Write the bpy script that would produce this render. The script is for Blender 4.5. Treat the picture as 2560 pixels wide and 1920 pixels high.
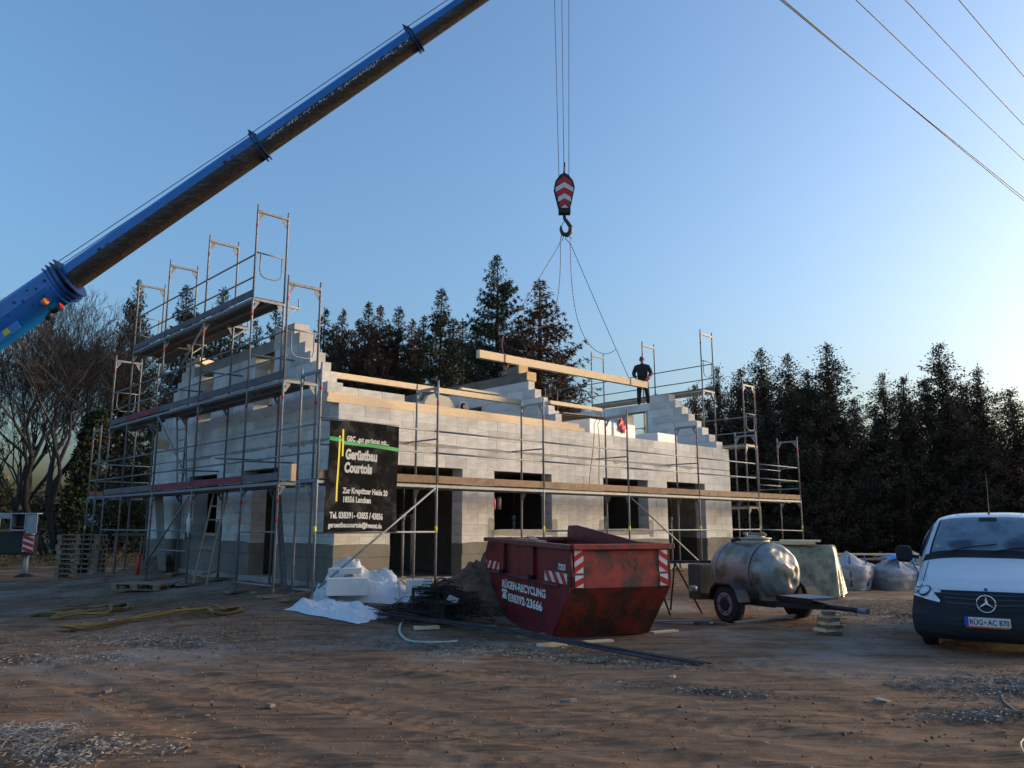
import bpy, bmesh, math, random
import numpy as np
from mathutils import Vector, Matrix, noise as mnoise
R = math.radians
random.seed(7)
for _o in list(bpy.data.objects): bpy.data.objects.remove(_o)
scn = bpy.context.scene
COL = scn.collection

# ------------------------------------------------------------------ camera
CAM_H = 1.7
F_PX = 1970.0
PITCH = math.atan(352 / F_PX)
cd = bpy.data.cameras.new("camera"); cam = bpy.data.objects.new("camera", cd); COL.objects.link(cam)
cd.sensor_width = 36; cd.lens = 36 * F_PX / 2560
cam.location = (0, 0, CAM_H); cam.rotation_euler = (R(90) + PITCH, 0, 0)
cd.clip_start = 0.1; cd.clip_end = 3000
scn.camera = cam

# ------------------------------------------------------------------ light
SUN_AZ = 75.0      # clockwise from +Y
SUN_EL = 5.5
w = bpy.data.worlds.new("World"); scn.world = w; w.use_nodes = True
nt = w.node_tree; nt.nodes.clear()
sky = nt.nodes.new('ShaderNodeTexSky'); sky.sky_type = 'NISHITA'; sky.sun_disc = False
sky.sun_elevation = R(SUN_EL); sky.sun_rotation = R(SUN_AZ)
sky.altitude = 0; sky.air_density = 1.0; sky.dust_density = 5.5; sky.ozone_density = 3.0
bg = nt.nodes.new('ShaderNodeBackground'); bg.inputs[1].default_value = 0.15
wo = nt.nodes.new('ShaderNodeOutputWorld')
nt.links.new(sky.outputs[0], bg.inputs[0]); nt.links.new(bg.outputs[0], wo.inputs[0])
sd = bpy.data.lights.new("sun", 'SUN'); sun = bpy.data.objects.new("sun", sd); COL.objects.link(sun)
sd.energy = 1.15; sd.angle = R(38); sd.color = (1.0, 0.78, 0.54)
_d = Vector((math.sin(R(SUN_AZ)) * math.cos(R(SUN_EL)), math.cos(R(SUN_AZ)) * math.cos(R(SUN_EL)), math.sin(R(SUN_EL))))
sun.rotation_euler = _d.to_track_quat('Z', 'Y').to_euler()
scn.view_settings.view_transform = 'Standard'; scn.view_settings.look = 'None'
scn.view_settings.gamma = 1; scn.view_settings.exposure = 2.0
scn.render.engine = 'CYCLES'
scn.cycles.max_bounces = 6; scn.cycles.transparent_max_bounces = 8

# ------------------------------------------------------------------ materials
def mat(name, col, rough=.7, metal=0., var=.0, vscale=4., bump=0., bscale=30., col2=None, c2amt=.5, c2scale=2., obrand=0., spec=None, island=False, stretch=None, coat=0., detail=6):
    m = bpy.data.materials.new(name); m.use_nodes = True
    n = m.node_tree.nodes; l = m.node_tree.links
    b = n['Principled BSDF']
    b.inputs['Roughness'].default_value = rough; b.inputs['Metallic'].default_value = metal
    if spec is not None: b.inputs['Specular IOR Level'].default_value = spec
    if coat: b.inputs['Coat Weight'].default_value = coat; b.inputs['Coat Roughness'].default_value = .08
    tc = n.new('ShaderNodeTexCoord'); vec = tc.outputs['Object']
    if stretch:
        mp = n.new('ShaderNodeMapping'); mp.inputs['Scale'].default_value = stretch
        l.new(vec, mp.inputs[0]); vec = mp.outputs[0]
    rgb = n.new('ShaderNodeRGB'); rgb.outputs[0].default_value = (*col, 1); cur = rgb.outputs[0]
    def noise(sc, dt=detail, rg=.6):
        t = n.new('ShaderNodeTexNoise'); t.inputs['Scale'].default_value = sc; t.inputs['Detail'].default_value = dt
        t.inputs['Roughness'].default_value = rg
        l.new(vec, t.inputs['Vector']); return t.outputs[0]
    if col2:
        ra = n.new('ShaderNodeMapRange'); ra.inputs[1].default_value = .62 - .25 * c2amt - .05; ra.inputs[2].default_value = .62 - .25 * c2amt + .1
        l.new(noise(c2scale), ra.inputs[0])
        mx = n.new('ShaderNodeMix'); mx.data_type = 'RGBA'; l.new(ra.outputs[0], mx.inputs[0]); l.new(cur, mx.inputs[6]); mx.inputs[7].default_value = (*col2, 1)
        cur = mx.outputs[2]
    fac = None
    if var:
        mr = n.new('ShaderNodeMapRange'); mr.inputs[1].default_value = .3; mr.inputs[2].default_value = .7
        mr.inputs[3].default_value = 1 - var; mr.inputs[4].default_value = 1 + var
        l.new(noise(vscale), mr.inputs[0]); fac = mr.outputs[0]
    if obrand:
        oi = n.new('ShaderNodeObjectInfo'); src = oi.outputs['Random']
        if island:
            g = n.new('ShaderNodeNewGeometry'); ad = n.new('ShaderNodeMath'); ad.operation = 'ADD'
            l.new(oi.outputs['Random'], ad.inputs[0]); l.new(g.outputs['Random Per Island'], ad.inputs[1])
            fr = n.new('ShaderNodeMath'); fr.operation = 'FRACT'; l.new(ad.outputs[0], fr.inputs[0]); src = fr.outputs[0]
        mr = n.new('ShaderNodeMapRange'); mr.inputs[3].default_value = 1 - obrand; mr.inputs[4].default_value = 1 + obrand
        l.new(src, mr.inputs[0])
        if fac is None: fac = mr.outputs[0]
        else:
            mu = n.new('ShaderNodeMath'); mu.operation = 'MULTIPLY'; l.new(fac, mu.inputs[0]); l.new(mr.outputs[0], mu.inputs[1]); fac = mu.outputs[0]
    if fac is not None:
        vm = n.new('ShaderNodeVectorMath'); vm.operation = 'SCALE'; l.new(cur, vm.inputs[0]); l.new(fac, vm.inputs['Scale']); cur = vm.outputs[0]
    l.new(cur, b.inputs['Base Color'])
    if bump:
        bp = n.new('ShaderNodeBump'); bp.inputs['Strength'].default_value = 1; bp.inputs['Distance'].default_value = bump
        l.new(noise(bscale), bp.inputs['Height']); l.new(bp.outputs[0], b.inputs['Normal'])
    return m
M = {}
M['block'] = mat('aerated_concrete', (.71, .69, .66), .95, var=.10, vscale=1.1, bump=.004, bscale=60, obrand=.13, island=True, spec=.2, col2=(.56, .52, .47), c2amt=.35, c2scale=.9)
M['joint'] = mat('joint_mortar', (.22, .20, .18), .95, var=.1)
M['mortar'] = mat('smeared_mortar', (.36, .325, .285), .95, var=.25, vscale=4, bump=.006, bscale=40)
M['plinth'] = mat('plinth_coating', (.20, .18, .155), .9, var=.22, vscale=2, bump=.004, bscale=30)
M['slab'] = mat('base_concrete', (.30, .28, .25), .9, var=.2, vscale=2.5, bump=.006, bscale=25)
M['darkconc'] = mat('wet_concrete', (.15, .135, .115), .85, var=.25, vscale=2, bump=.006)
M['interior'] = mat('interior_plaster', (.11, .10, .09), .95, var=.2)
M['galv'] = mat('galvanised_steel', (.235, .245, .26), .6, .35, var=.22, vscale=7, obrand=.12)
M['galvlight'] = mat('bright_zinc', (.34, .34, .32), .6, .25, var=.15, vscale=8, obrand=.1)
M['deck'] = mat('deck_plank', (.16, .14, .12), .85, var=.3, vscale=5, obrand=.15, bump=.003)
M['toegrey'] = mat('weathered_board', (.15, .13, .14), .85, var=.25, vscale=6, obrand=.12, bump=.003)
M['toered'] = mat('red_board', (.26, .035, .05), .75, var=.3, vscale=5, obrand=.1, bump=.003, col2=(.12, .04, .05), c2amt=.35, c2scale=6)
M['toewood'] = mat('brown_board', (.27, .17, .10), .8, var=.3, vscale=5, obrand=.25, bump=.003, col2=(.13, .09, .06), c2amt=.4, c2scale=5)
M['timber'] = mat('fresh_timber', (.76, .58, .37), .7, var=.14, vscale=3, stretch=(1, 8, 8), obrand=.06, bump=.001, col2=(.58, .37, .18), c2amt=.15, c2scale=3)
M['timberdull'] = mat('grey_timber', (.27, .20, .14), .8, var=.25, vscale=3, stretch=(1, 7, 7), obrand=.2, bump=.002)
M['osb'] = mat('formwork_board', (.62, .42, .2), .8, var=.2, vscale=3)
M['red'] = mat('red_mark', (.65, .04, .03), .5)
M['yellow'] = mat('yellow_mark', (.75, .70, .05), .5)
M['white'] = mat('white_print', (.85, .85, .83), .7, var=.04)
M['banner'] = mat('black_vinyl', (.011, .011, .012), .85, spec=.04, var=.3, vscale=5, bump=.006, bscale=5, col2=(.045, .043, .042), c2amt=.35, c2scale=4)
M['green'] = mat('green_print', (.02, .32, .07), .6)
M['yprint'] = mat('yellow_print', (.72, .62, .04), .6)
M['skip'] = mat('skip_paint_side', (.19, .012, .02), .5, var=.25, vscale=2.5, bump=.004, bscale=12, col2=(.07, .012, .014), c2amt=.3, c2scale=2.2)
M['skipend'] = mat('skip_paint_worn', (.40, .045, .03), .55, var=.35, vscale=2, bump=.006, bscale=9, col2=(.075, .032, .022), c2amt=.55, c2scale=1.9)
M['skiprim'] = mat('skip_rim_paint', (.15, .04, .05), .5, var=.3, vscale=4)
M['skipin'] = mat('skip_inner_rust', (.10, .035, .035), .8, var=.4, vscale=4)
M['hazred'] = mat('hazard_red', (.60, .015, .015), .4)
M['hazwhite'] = mat('hazard_white', (.72, .70, .68), .4, var=.12, vscale=9)
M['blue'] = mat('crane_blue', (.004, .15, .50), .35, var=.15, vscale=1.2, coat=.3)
M['bluedark'] = mat('crane_blue_dark', (.008, .03, .12), .4, var=.2)
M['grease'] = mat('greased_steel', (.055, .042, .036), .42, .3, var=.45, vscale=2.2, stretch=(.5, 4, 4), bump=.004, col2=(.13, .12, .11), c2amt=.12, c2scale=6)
M['dark'] = mat('dark_steel', (.03, .03, .032), .5, .4, var=.3)
M['rope'] = mat('wire_rope', (.05, .05, .055), .5, .3)
M['rubber'] = mat('tyre_rubber', (.022, .022, .022), .85, var=.3, vscale=8)
M['cranewhite'] = mat('crane_grey_paint', (.36, .37, .38), .5, var=.12)
M['orange'] = mat('lamp_orange', (.8, .25, .05), .4)
M['tank'] = mat('tank_metal', (.33, .325, .31), .42, .5, var=.3, vscale=3, bump=.004, bscale=6, col2=(.13, .125, .085), c2amt=.5, c2scale=3)
M['tankcap'] = mat('tank_lid', (.42, .38, .3), .6, .2, var=.2)
M['tarp'] = mat('olive_foil', (.33, .31, .20), .22, var=.25, vscale=4, bump=.03, bscale=5, coat=.4, col2=(.16, .16, .11), c2amt=.4, c2scale=3)
M['oldolive'] = mat('old_olive_paint', (.07, .07, .055), .7, var=.3)
M['bag'] = mat('big_bag_fabric', (.40, .41, .43), .8, var=.22, vscale=5, bump=.035, bscale=9)
M['strapblue'] = mat('blue_strap', (.03, .10, .25), .6)
M['bluefoil'] = mat('blue_foil', (.08, .3, .62), .5)
M['vanwhite'] = mat('van_white', (.60, .63, .68), .3, coat=.6, var=.02)
M['vanplastic'] = mat('van_plastic', (.013, .015, .021), .6, spec=.3, bump=.0006, bscale=200)
M['grille'] = mat('grille_plastic', (.004, .004, .006), .6)
M['grilleslat'] = mat('grille_slat', (.035, .038, .046), .45)
M['seam'] = mat('dark_gap', (.01, .01, .012), .7)
M['chrome'] = mat('chrome', (.72, .73, .75), .15, 1.0)
M['plate'] = mat('plate_white', (.72, .72, .72), .4)
M['plateblue'] = mat('plate_blue', (.02, .07, .55), .4)
M['black'] = mat('black_print', (.01, .01, .01), .5)
M['ored'] = mat('plate_frame_red', (.75, .10, .03), .4)
M['lamp'] = mat('headlamp_glass', (.62, .65, .68), .15, .1, var=.35, vscale=12, coat=1)
M['frost'] = mat('frosted_windscreen', (.12, .18, .23), .32, var=.25, vscale=6, col2=(.06, .09, .13), c2amt=.35, c2scale=2.2, bump=.002, bscale=60, coat=.5)
M['sheet'] = mat('white_sheet', (.62, .64, .68), .5, var=.08, vscale=4, bump=.012, bscale=9)
M['sheetwhite'] = mat('white_foil_pack', (.72, .73, .75), .4, var=.06, bump=.004, bscale=8)
M['rebar'] = mat('rusty_dark_wire', (.035, .026, .02), .7, .3, var=.4, vscale=6)
M['strap'] = mat('yellow_sling', (.22, .13, .03), .8, var=.25, vscale=9, bump=.006, bscale=30)
M['hose'] = mat('pale_hose', (.34, .40, .38), .5, var=.1)
M['pipe'] = mat('dark_bar', (.045, .042, .05), .4, .4, var=.3)
M['cable'] = mat('tan_cable', (.33, .25, .16), .6)
M['rcable'] = mat('red_cable', (.35, .05, .03), .6)
M['soilpile'] = mat('loose_soil', (.14, .085, .058), .98, var=.4, vscale=5, bump=.04, bscale=9)
M['jacket'] = mat('black_jacket', (.022, .024, .03), .8, var=.3, vscale=12)
M['trousers'] = mat('dark_trousers', (.03, .028, .028), .85, var=.3, vscale=10)
M['skin'] = mat('skin', (.45, .22, .15), .6)
M['hat'] = mat('grey_cap', (.10, .10, .10), .9)
M['hair'] = mat('brown_hair', (.09, .045, .02), .8)
M['glove'] = mat('orange_glove', (.75, .13, .03), .7)
M['violet'] = mat('violet_sling', (.17, .05, .14), .7)
M['redbag'] = mat('red_bag', (.62, .03, .04), .5, bump=.01, bscale=12)
M['motor'] = mat('beige_motor', (.42, .37, .30), .6, var=.15)
M['meshgrey'] = mat('dusty_mesh', (.13, .13, .13), .8, var=.4, vscale=25)
M['bark'] = mat('bark', (.055, .038, .027), .95, var=.35, vscale=6, bump=.02, bscale=12)
M['twig'] = mat('twigs', (.045, .040, .040), .9, var=.3)
def leafmat(name, c, c2, amt=.3, sc=.5):
    m = mat(name, c, .75, obrand=.35, island=True, col2=c2, c2amt=amt, c2scale=sc, detail=2)
    return m
M['spruce'] = leafmat('spruce_needles', (.028, .042, .018), (.075, .045, .022), .15, .35)
M['sprucebrown'] = leafmat('brown_spruce_needles', (.045, .042, .02), (.12, .058, .028), .75, .3)
M['thuja'] = leafmat('thuja_foliage', (.032, .038, .018), (.085, .05, .026), .5, .5)
M['hedgebrown'] = leafmat('browned_thuja', (.05, .042, .022), (.10, .052, .028), .6, .6)
M['ivy'] = leafmat('ivy_leaves', (.03, .045, .015), (.05, .05, .02), .3, 1)
M['bush'] = leafmat('undergrowth', (.05, .045, .022), (.10, .07, .03), .6, .8)
M['grass'] = leafmat('dry_grass', (.12, .13, .055), (.20, .14, .06), .5, .5)
M['ochre'] = leafmat('ochre_grass', (.25, .16, .055), (.16, .10, .04), .4, 1)
M['frostgrass'] = leafmat('frosted_blades', (.23, .22, .205), (.15, .125, .10), .5, 3)
M['debris'] = leafmat('wood_chips', (.26, .21, .155), (.15, .11, .07), .4, 6)
M['clod'] = mat('soil_clods', (.15, .095, .062), .98, obrand=.35, island=True)

def add_ovals(m, cs, rx, rz, dark):
    """soft ovals where the frost has thawed, in object coordinates"""
    n = m.node_tree.nodes; l = m.node_tree.links; b = n['Principled BSDF']; src = b.inputs['Base Color'].links[0].from_socket
    tc = n.new('ShaderNodeTexCoord'); nz = n.new('ShaderNodeTexNoise'); nz.inputs['Scale'].default_value = 9; l.new(tc.outputs['Object'], nz.inputs['Vector'])
    for (cx, cy, cz) in cs:
        mp = n.new('ShaderNodeMapping'); mp.vector_type = 'POINT'; mp.inputs['Location'].default_value = (-cx / rx, -cy / 1.0, -cz / rz); mp.inputs['Scale'].default_value = (1 / rx, 0, 1 / rz)
        mp.inputs['Location'].default_value = (-cx / rx, 0, -cz / rz); l.new(tc.outputs['Object'], mp.inputs[0])
        ln = n.new('ShaderNodeVectorMath'); ln.operation = 'LENGTH'; l.new(mp.outputs[0], ln.inputs[0])
        ad = n.new('ShaderNodeMath'); ad.operation = 'ADD'; l.new(ln.outputs['Value'], ad.inputs[0]); l.new(nz.outputs[0], ad.inputs[1])
        mr = n.new('ShaderNodeMapRange'); mr.inputs[1].default_value = 1.1; mr.inputs[2].default_value = 1.75; mr.inputs[3].default_value = .9; mr.inputs[4].default_value = 0; l.new(ad.outputs[0], mr.inputs[0])
        mx = n.new('ShaderNodeMix'); mx.data_type = 'RGBA'; l.new(mr.outputs[0], mx.inputs[0]); l.new(src, mx.inputs[6]); mx.inputs[7].default_value = (*dark, 1); src = mx.outputs[2]
    l.new(src, b.inputs['Base Color'])
add_ovals(M['frost'], [(-.33, 0, 1.42), (.37, 0, 1.42)], .17, .085, (.02, .028, .045))

# ------------------------------------------------------------------ mesh helpers
class MB:
    def __init__(s): s.v = []; s.f = []; s.sm = []
    def add(s, vs, fs, smooth=False):
        o = len(s.v); s.v += [tuple(p) for p in vs]; s.f += [tuple(i + o for i in f) for f in fs]; s.sm += [smooth] * len(fs)
        return s
    def box(s, x0, x1, y0, y1, z0, z1, mtx=None):
        vs = [(x, y, z) for z in (z0, z1) for y in (y0, y1) for x in (x0, x1)]
        if mtx: vs = [mtx @ Vector(p) for p in vs]
        return s.add(vs, [(0, 2, 3, 1), (4, 5, 7, 6), (0, 1, 5, 4), (2, 6, 7, 3), (0, 4, 6, 2), (1, 3, 7, 5)])
    def bar(s, p, q, w, h, up=(0, 0, 1)):
        p = Vector(p); q = Vector(q); d = (q - p).normalized(); u = Vector(up)
        if abs(d.dot(u)) > .98: u = Vector((1, 0, 0))
        r = d.cross(u).normalized(); u = r.cross(d)
        vs = [c + r * (a * w / 2) + u * (b * h / 2) for c in (p, q) for a, b in ((-1, -1), (1, -1), (1, 1), (-1, 1))]
        return s.add(vs, [(0, 1, 2, 3), (7, 6, 5, 4), (0, 4, 5, 1), (1, 5, 6, 2), (2, 6, 7, 3), (3, 7, 4, 0)])
    def tube(s, pts, r, n=8, caps=True):
        pts = [Vector(p) for p in pts]; rs = r if isinstance(r, (list, tuple)) else [r] * len(pts)
        prev = None; rings = []
        for i, p in enumerate(pts):
            d = (pts[min(i + 1, len(pts) - 1)] - pts[max(i - 1, 0)]).normalized()
            if prev is None:
                u = Vector((0, 0, 1)) if abs(d.z) < .9 else Vector((1, 0, 0))
                a = d.cross(u).normalized()
            else: a = (prev - d * prev.dot(d)).normalized()
            prev = a; b = d.cross(a)
            rings.append([p + (a * math.cos(t) + b * math.sin(t)) * rs[i] for t in (2 * math.pi * k / n for k in range(n))])
        vs = [v for g in rings for v in g]; fs = []
        for i in range(len(pts) - 1):
            for k in range(n): fs.append((i * n + k, i * n + (k + 1) % n, (i + 1) * n + (k + 1) % n, (i + 1) * n + k))
        s.add(vs, fs, True)
        if caps:
            o = len(s.v) - len(vs); s.f.append(tuple(o + k for k in range(n))[::-1]); s.f.append(tuple(o + len(vs) - n + k for k in range(n))); s.sm += [False, False]
        return s
    def prism(s, poly, a, b, axis='y'):
        """polygon of 2D points extruded from a to b along axis"""
        n = len(poly)
        def P(u, v, t): return {'y': (u, t, v), 'x': (t, u, v), 'z': (u, v, t)}[axis]
        vs = [P(u, v, a) for u, v in poly] + [P(u, v, b) for u, v in poly]
        fs = [tuple(range(n)), tuple(range(2 * n - 1, n - 1, -1))] + [(i, n + i, n + (i + 1) % n, (i + 1) % n) for i in range(n)]
        return s.add(vs, fs)
    def grid(s, fn, nu, nv, smooth=True):
        vs = [fn(i / nu, j / nv) for i in range(nu + 1) for j in range(nv + 1)]
        fs = [(i * (nv + 1) + j, (i + 1) * (nv + 1) + j, (i + 1) * (nv + 1) + j + 1, i * (nv + 1) + j + 1) for i in range(nu) for j in range(nv)]
        return s.add(vs, fs, smooth)
    def mesh(s, name):
        me = bpy.data.meshes.new(name); me.from_pydata(s.v, [], s.f); me.polygons.foreach_set('use_smooth', s.sm)
        me.validate(); return me
    def build(s, name, m, parent=None, fix=True, bevel=0):
        me = s.mesh(name)
        if fix:
            bm = bmesh.new(); bm.from_mesh(me); bmesh.ops.recalc_face_normals(bm, faces=bm.faces); bm.to_mesh(me); bm.free()
        o = link(name, me, m, parent)
        if bevel:
            b = o.modifiers.new('b', 'BEVEL'); b.width = bevel; b.segments = 2; b.limit_method = 'ANGLE'
        return o
def link(name, me, m=None, parent=None, loc=None, rot=None, scale=None):
    if m is not None and not me.materials: me.materials.append(M[m] if isinstance(m, str) else m)
    o = bpy.data.objects.new(name, me); COL.objects.link(o)
    if parent: o.parent = parent
    if loc: o.location = loc
    if rot: o.rotation_euler = rot
    if scale: o.scale = scale
    return o
def tag(o, label=None, cat=None, group=None, kind=None):
    if label: o['label'] = label
    if cat: o['category'] = cat
    if group: o['group'] = group
    if kind: o['kind'] = kind
    return o
def empty(name, label, cat, loc=(0, 0, 0), rz=0, group=None):
    o = bpy.data.objects.new(name, None); COL.objects.link(o); o.location = loc; o.rotation_euler = (0, 0, rz); o.empty_display_size = .3
    return tag(o, label, cat, group)
def npmesh(name, V, Fq, m=None, smooth=False):
    """V (n,3) array; Fq (k,3) or (k,4) int array"""
    V = np.asarray(V, dtype=np.float32); Fq = np.asarray(Fq, dtype=np.int32); k, c = Fq.shape
    me = bpy.data.meshes.new(name); me.vertices.add(len(V)); me.vertices.foreach_set('co', V.ravel())
    me.loops.add(k * c); me.loops.foreach_set('vertex_index', Fq.ravel())
    me.polygons.add(k); me.polygons.foreach_set('loop_start', np.arange(0, k * c, c, dtype=np.int32))
    me.polygons.foreach_set('loop_total', np.full(k, c, dtype=np.int32))
    if smooth: me.polygons.foreach_set('use_smooth', np.ones(k, dtype=bool))
    me.update(calc_edges=True)
    if m: me.materials.append(M[m])
    return me
def text(body, size, m, parent, mtx, xs=1., bold=.0, name='lettering', depth=.001, align='LEFT'):
    cu = bpy.data.curves.new(name, 'FONT'); cu.body = body; cu.size = size; cu.offset = bold; cu.extrude = depth; cu.align_x = align
    cu.resolution_u = 3
    t = bpy.data.objects.new('tmp', cu); COL.objects.link(t)
    bpy.context.view_layer.update()
    me = bpy.data.meshes.new_from_object(t.evaluated_get(bpy.context.evaluated_depsgraph_get()))
    bpy.data.objects.remove(t)
    for v in me.vertices: v.co = mtx @ Vector((v.co.x * xs, v.co.y, v.co.z))
    me.materials.clear()
    return link(name, me, m, parent)
def frame_m(o, x, y):
    """matrix taking local (u,v,0) to o + u*x + v*y"""
    x = Vector(x).normalized(); y = Vector(y); y = (y - x * x.dot(y)).normalized(); zz = x.cross(y)
    return Matrix.Translation(Vector(o)) @ Matrix((x, y, zz)).transposed().to_4x4()

# building frame: local x runs along the long front wall, local y into the depth
A0 = Vector((-3.511, 15.815, 0.0)); BROT = R(90 - 46.55)
D1 = Vector((math.cos(BROT), math.sin(BROT), 0)); D2 = Vector((-math.sin(BROT), math.cos(BROT), 0))
def BW(x, y, z=0.): return A0 + D1 * x + D2 * y + Vector((0, 0, z))
def gz(x, y):
    p = Vector((x, y, 0)) - A0; u = p.dot(D1); v = p.dot(D2)
    d = math.hypot(max(-u, 0, u - 14.65), max(-v, 0, v - 10.3))
    z = .48 * max(0., 1 - d / 4.2) ** 1.2
    if y > 26: z += .004 * (y - 26)
    return z
# ------------------------------------------------------------------ ground
def build_ground():
    def axis(lo, hi, fine_lo, fine_hi, step):
        a = list(np.arange(fine_lo, fine_hi + 1e-6, step)); s = step; x = a[-1]
        while x < hi: s *= 1.22; x += s; a.append(x)
        s = step; x = a[0]; pre = []
        while x > lo: s *= 1.22; x -= s; pre.append(x)
        return np.array(pre[::-1] + a)
    xs = axis(-900, 900, -8.5, 8.5, .04); ys = axis(-60, 1800, 5.2, 13.0, .034)
    X, Y = np.meshgrid(xs, ys, indexing='ij')
    px = X - A0.x; py = Y - A0.y; u = px * D1.x + py * D1.y; v = px * D2.x + py * D2.y
    dx = np.maximum(np.maximum(-u, 0), u - 14.65); dy = np.maximum(np.maximum(-v, 0), v - 10.3); d = np.hypot(dx, dy)
    Z = .48 * np.maximum(0, 1 - d / 4.2) ** 1.2 + .004 * np.maximum(0, Y - 26) * (Y < 90) + .256 * (Y >= 90)
    # undulation and clods: fractal noise built on lattices
    rng = np.random.RandomState(3)
    def vnoise(x, y, sc):
        g = rng.rand(256, 256); x = x * sc; y = y * sc; xi = np.floor(x).astype(int); yi = np.floor(y).astype(int)
        fx = x - xi; fy = y - yi; fx = fx * fx * (3 - 2 * fx); fy = fy * fy * (3 - 2 * fy)
        a = g[xi % 256, yi % 256]; b = g[(xi + 1) % 256, yi % 256]; c = g[xi % 256, (yi + 1) % 256]; e = g[(xi + 1) % 256, (yi + 1) % 256]
        return (a * (1 - fx) + b * fx) * (1 - fy) + (c * (1 - fx) + e * fx) * fy - .5
    near = np.clip(1 - (np.hypot(X, Y - 10) - 14) / 20, 0, 1)
    rot = X * .86 + Y * .5; rot2 = -X * .5 + Y * .86
    Z += near * (.05 * vnoise(X, Y, .3) + .012 * vnoise(X, Y, 1.1) + .007 * vnoise(X, Y, 2.7) + .006 * vnoise(X, Y, 6.5) + .022 * np.clip(vnoise(X, Y, 10) - .18, 0, .5) + .02 * np.clip(vnoise(X + 7, Y, 18) - .2, 0, .5) + .004 * vnoise(X, Y, 19))
    Z += near * .014 * vnoise(rot * .6, rot2 * 7.0, 1.0) * (Y < 13)
    rough = np.clip(vnoise(X, Y, .6) * 3, 0, 1); Z += near * rough * .03 * np.clip(vnoise(X, Y, 9), 0, 1)
    # tyre ruts crossing the foreground
    for (x0, y0, ang, wd, dp) in ((-1.6, 8.0, 150, .26, .035), (.2, 8.3, 150, .26, .035), (2.5, 8.2, 158, .3, .03), (-3.2, 7.6, 142, .24, .03), (4.5, 9.5, 164, .3, .03), (0.5, 10.6, 163, .22, .02)):
        a = R(ang); nx, ny = -math.sin(a), math.cos(a); tx, ty = math.cos(a), math.sin(a)
        t = (X - x0) * tx + (Y - y0) * ty; q = (X - x0) * nx + (Y - y0) * ny + .25 * np.sin(t * .35) + .012 * t * t * .5
        prof = .55 * np.exp(-(q / wd) ** 4); edge = .6 * np.exp(-((np.abs(q) - wd * 1.25) / .09) ** 2)
        tread = .012 * np.tanh(4 * np.sin(t * 30 + 9 * np.abs(q))) * (np.abs(np.sin(q * 18)) > .25)
        Z += near * (-dp * prof + .02 * edge + tread * prof * (np.clip(vnoise(X, Y, .5) * 4 + .4, 0, 1)))
    V = np.stack([X, Y, Z], -1).reshape(-1, 3); nx_, ny_ = X.shape
    i, j = np.meshgrid(np.arange(nx_ - 1), np.arange(ny_ - 1), indexing='ij'); i = i.ravel(); j = j.ravel()
    Fq = np.stack([i * ny_ + j, (i + 1) * ny_ + j, (i + 1) * ny_ + j + 1, i * ny_ + j + 1], -1)
    m = bpy.data.materials.new('churned_soil'); m.use_nodes = True; n = m.node_tree.nodes; l = m.node_tree.links
    b = n['Principled BSDF']; b.inputs['Roughness'].default_value = .93; b.inputs['Specular IOR Level'].default_value = .3
    g = n.new('ShaderNodeNewGeometry')
    def mp(scale, rz=0):
        q = n.new('ShaderNodeMapping'); q.inputs['Scale'].default_value = scale; q.inputs['Rotation'].default_value = (0, 0, rz); l.new(g.outputs['Position'], q.inputs[0]); return q.outputs[0]
    def ns(vec, sc, dt=8, rg=.6):
        t = n.new('ShaderNodeTexNoise'); t.inputs['Scale'].default_value = sc; t.inputs['Detail'].default_value = dt; t.inputs['Roughness'].default_value = rg; l.new(vec, t.inputs['Vector']); return t.outputs[0]
    def mr(x, a, b_, c=0, d_=1):
        q = n.new('ShaderNodeMapRange'); q.inputs[1].default_value = a; q.inputs[2].default_value = b_; q.inputs[3].default_value = c; q.inputs[4].default_value = d_; l.new(x, q.inputs[0]); return q.outputs[0]
    def mix(f, c1, c2):
        q = n.new('ShaderNodeMix'); q.data_type = 'RGBA'; l.new(f, q.inputs[0])
        for k, c in ((6, c1), (7, c2)):
            if isinstance(c, tuple): q.inputs[k].default_value = (*c, 1)
            else: l.new(c, q.inputs[k])
        return q.outputs[2]
    def mul(a, b_):
        q = n.new('ShaderNodeMath'); q.operation = 'MULTIPLY'; l.new(a, q.inputs[0])
        if isinstance(b_, float): q.inputs[1].default_value = b_
        else: l.new(b_, q.inputs[1])
        return q.outputs[0]
    P = mp((1, 1, 1)); S = mp((.55, 3.2, 1), R(30)); S2 = mp((.22, 3.6, 1), R(27)); sp = n.new('ShaderNodeSeparateXYZ'); l.new(g.outputs['Position'], sp.inputs[0])
    c = mix(mr(ns(P, .35, 8, .7), .42, .58), (.235, .150, .098), (.31, .178, .098))
    c = mix(mr(ns(S, 1.3, 10, .7), .48, .56, 0, .8), c, (.13, .082, .054)); c = mix(mr(ns(S2, 2.4, 10, .75), .52, .58, 0, .8), c, (.075, .048, .034)); c = mix(mr(ns(S2, 3.1, 8, .7), .42, .34, 0, .6), c, (.36, .235, .145))
    c = mix(mr(ns(P, 1.1, 10, .7), .53, .66, 0, .7), c, (.30, .22, .155))
    c = mix(mul(mr(ns(P, .33, 5), .50, .60), mr(sp.outputs[1], 8.2, 10.5)), c, (.31, .255, .21))
    c = mix(mr(ns(P, 26, 4, .8), .60, .72, 0, .55), c, (.36, .31, .25))
    c = mix(mr(ns(P, 7, 8, .85), .40, .30, 0, .8), c, (.07, .045, .033)); c = mix(mr(ns(P, .8, 6, .7), .55, .63, 0, .6), c, (.12, .08, .056))
    c = mix(mul(mr(sp.outputs[1], 27, 30), mr(ns(P, .5, 6), .4, .6)), c, (.10, .085, .04))
    c = mix(mr(sp.outputs[1], 34, 38), c, (.075, .085, .045))
    l.new(c, b.inputs['Base Color'])
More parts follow.
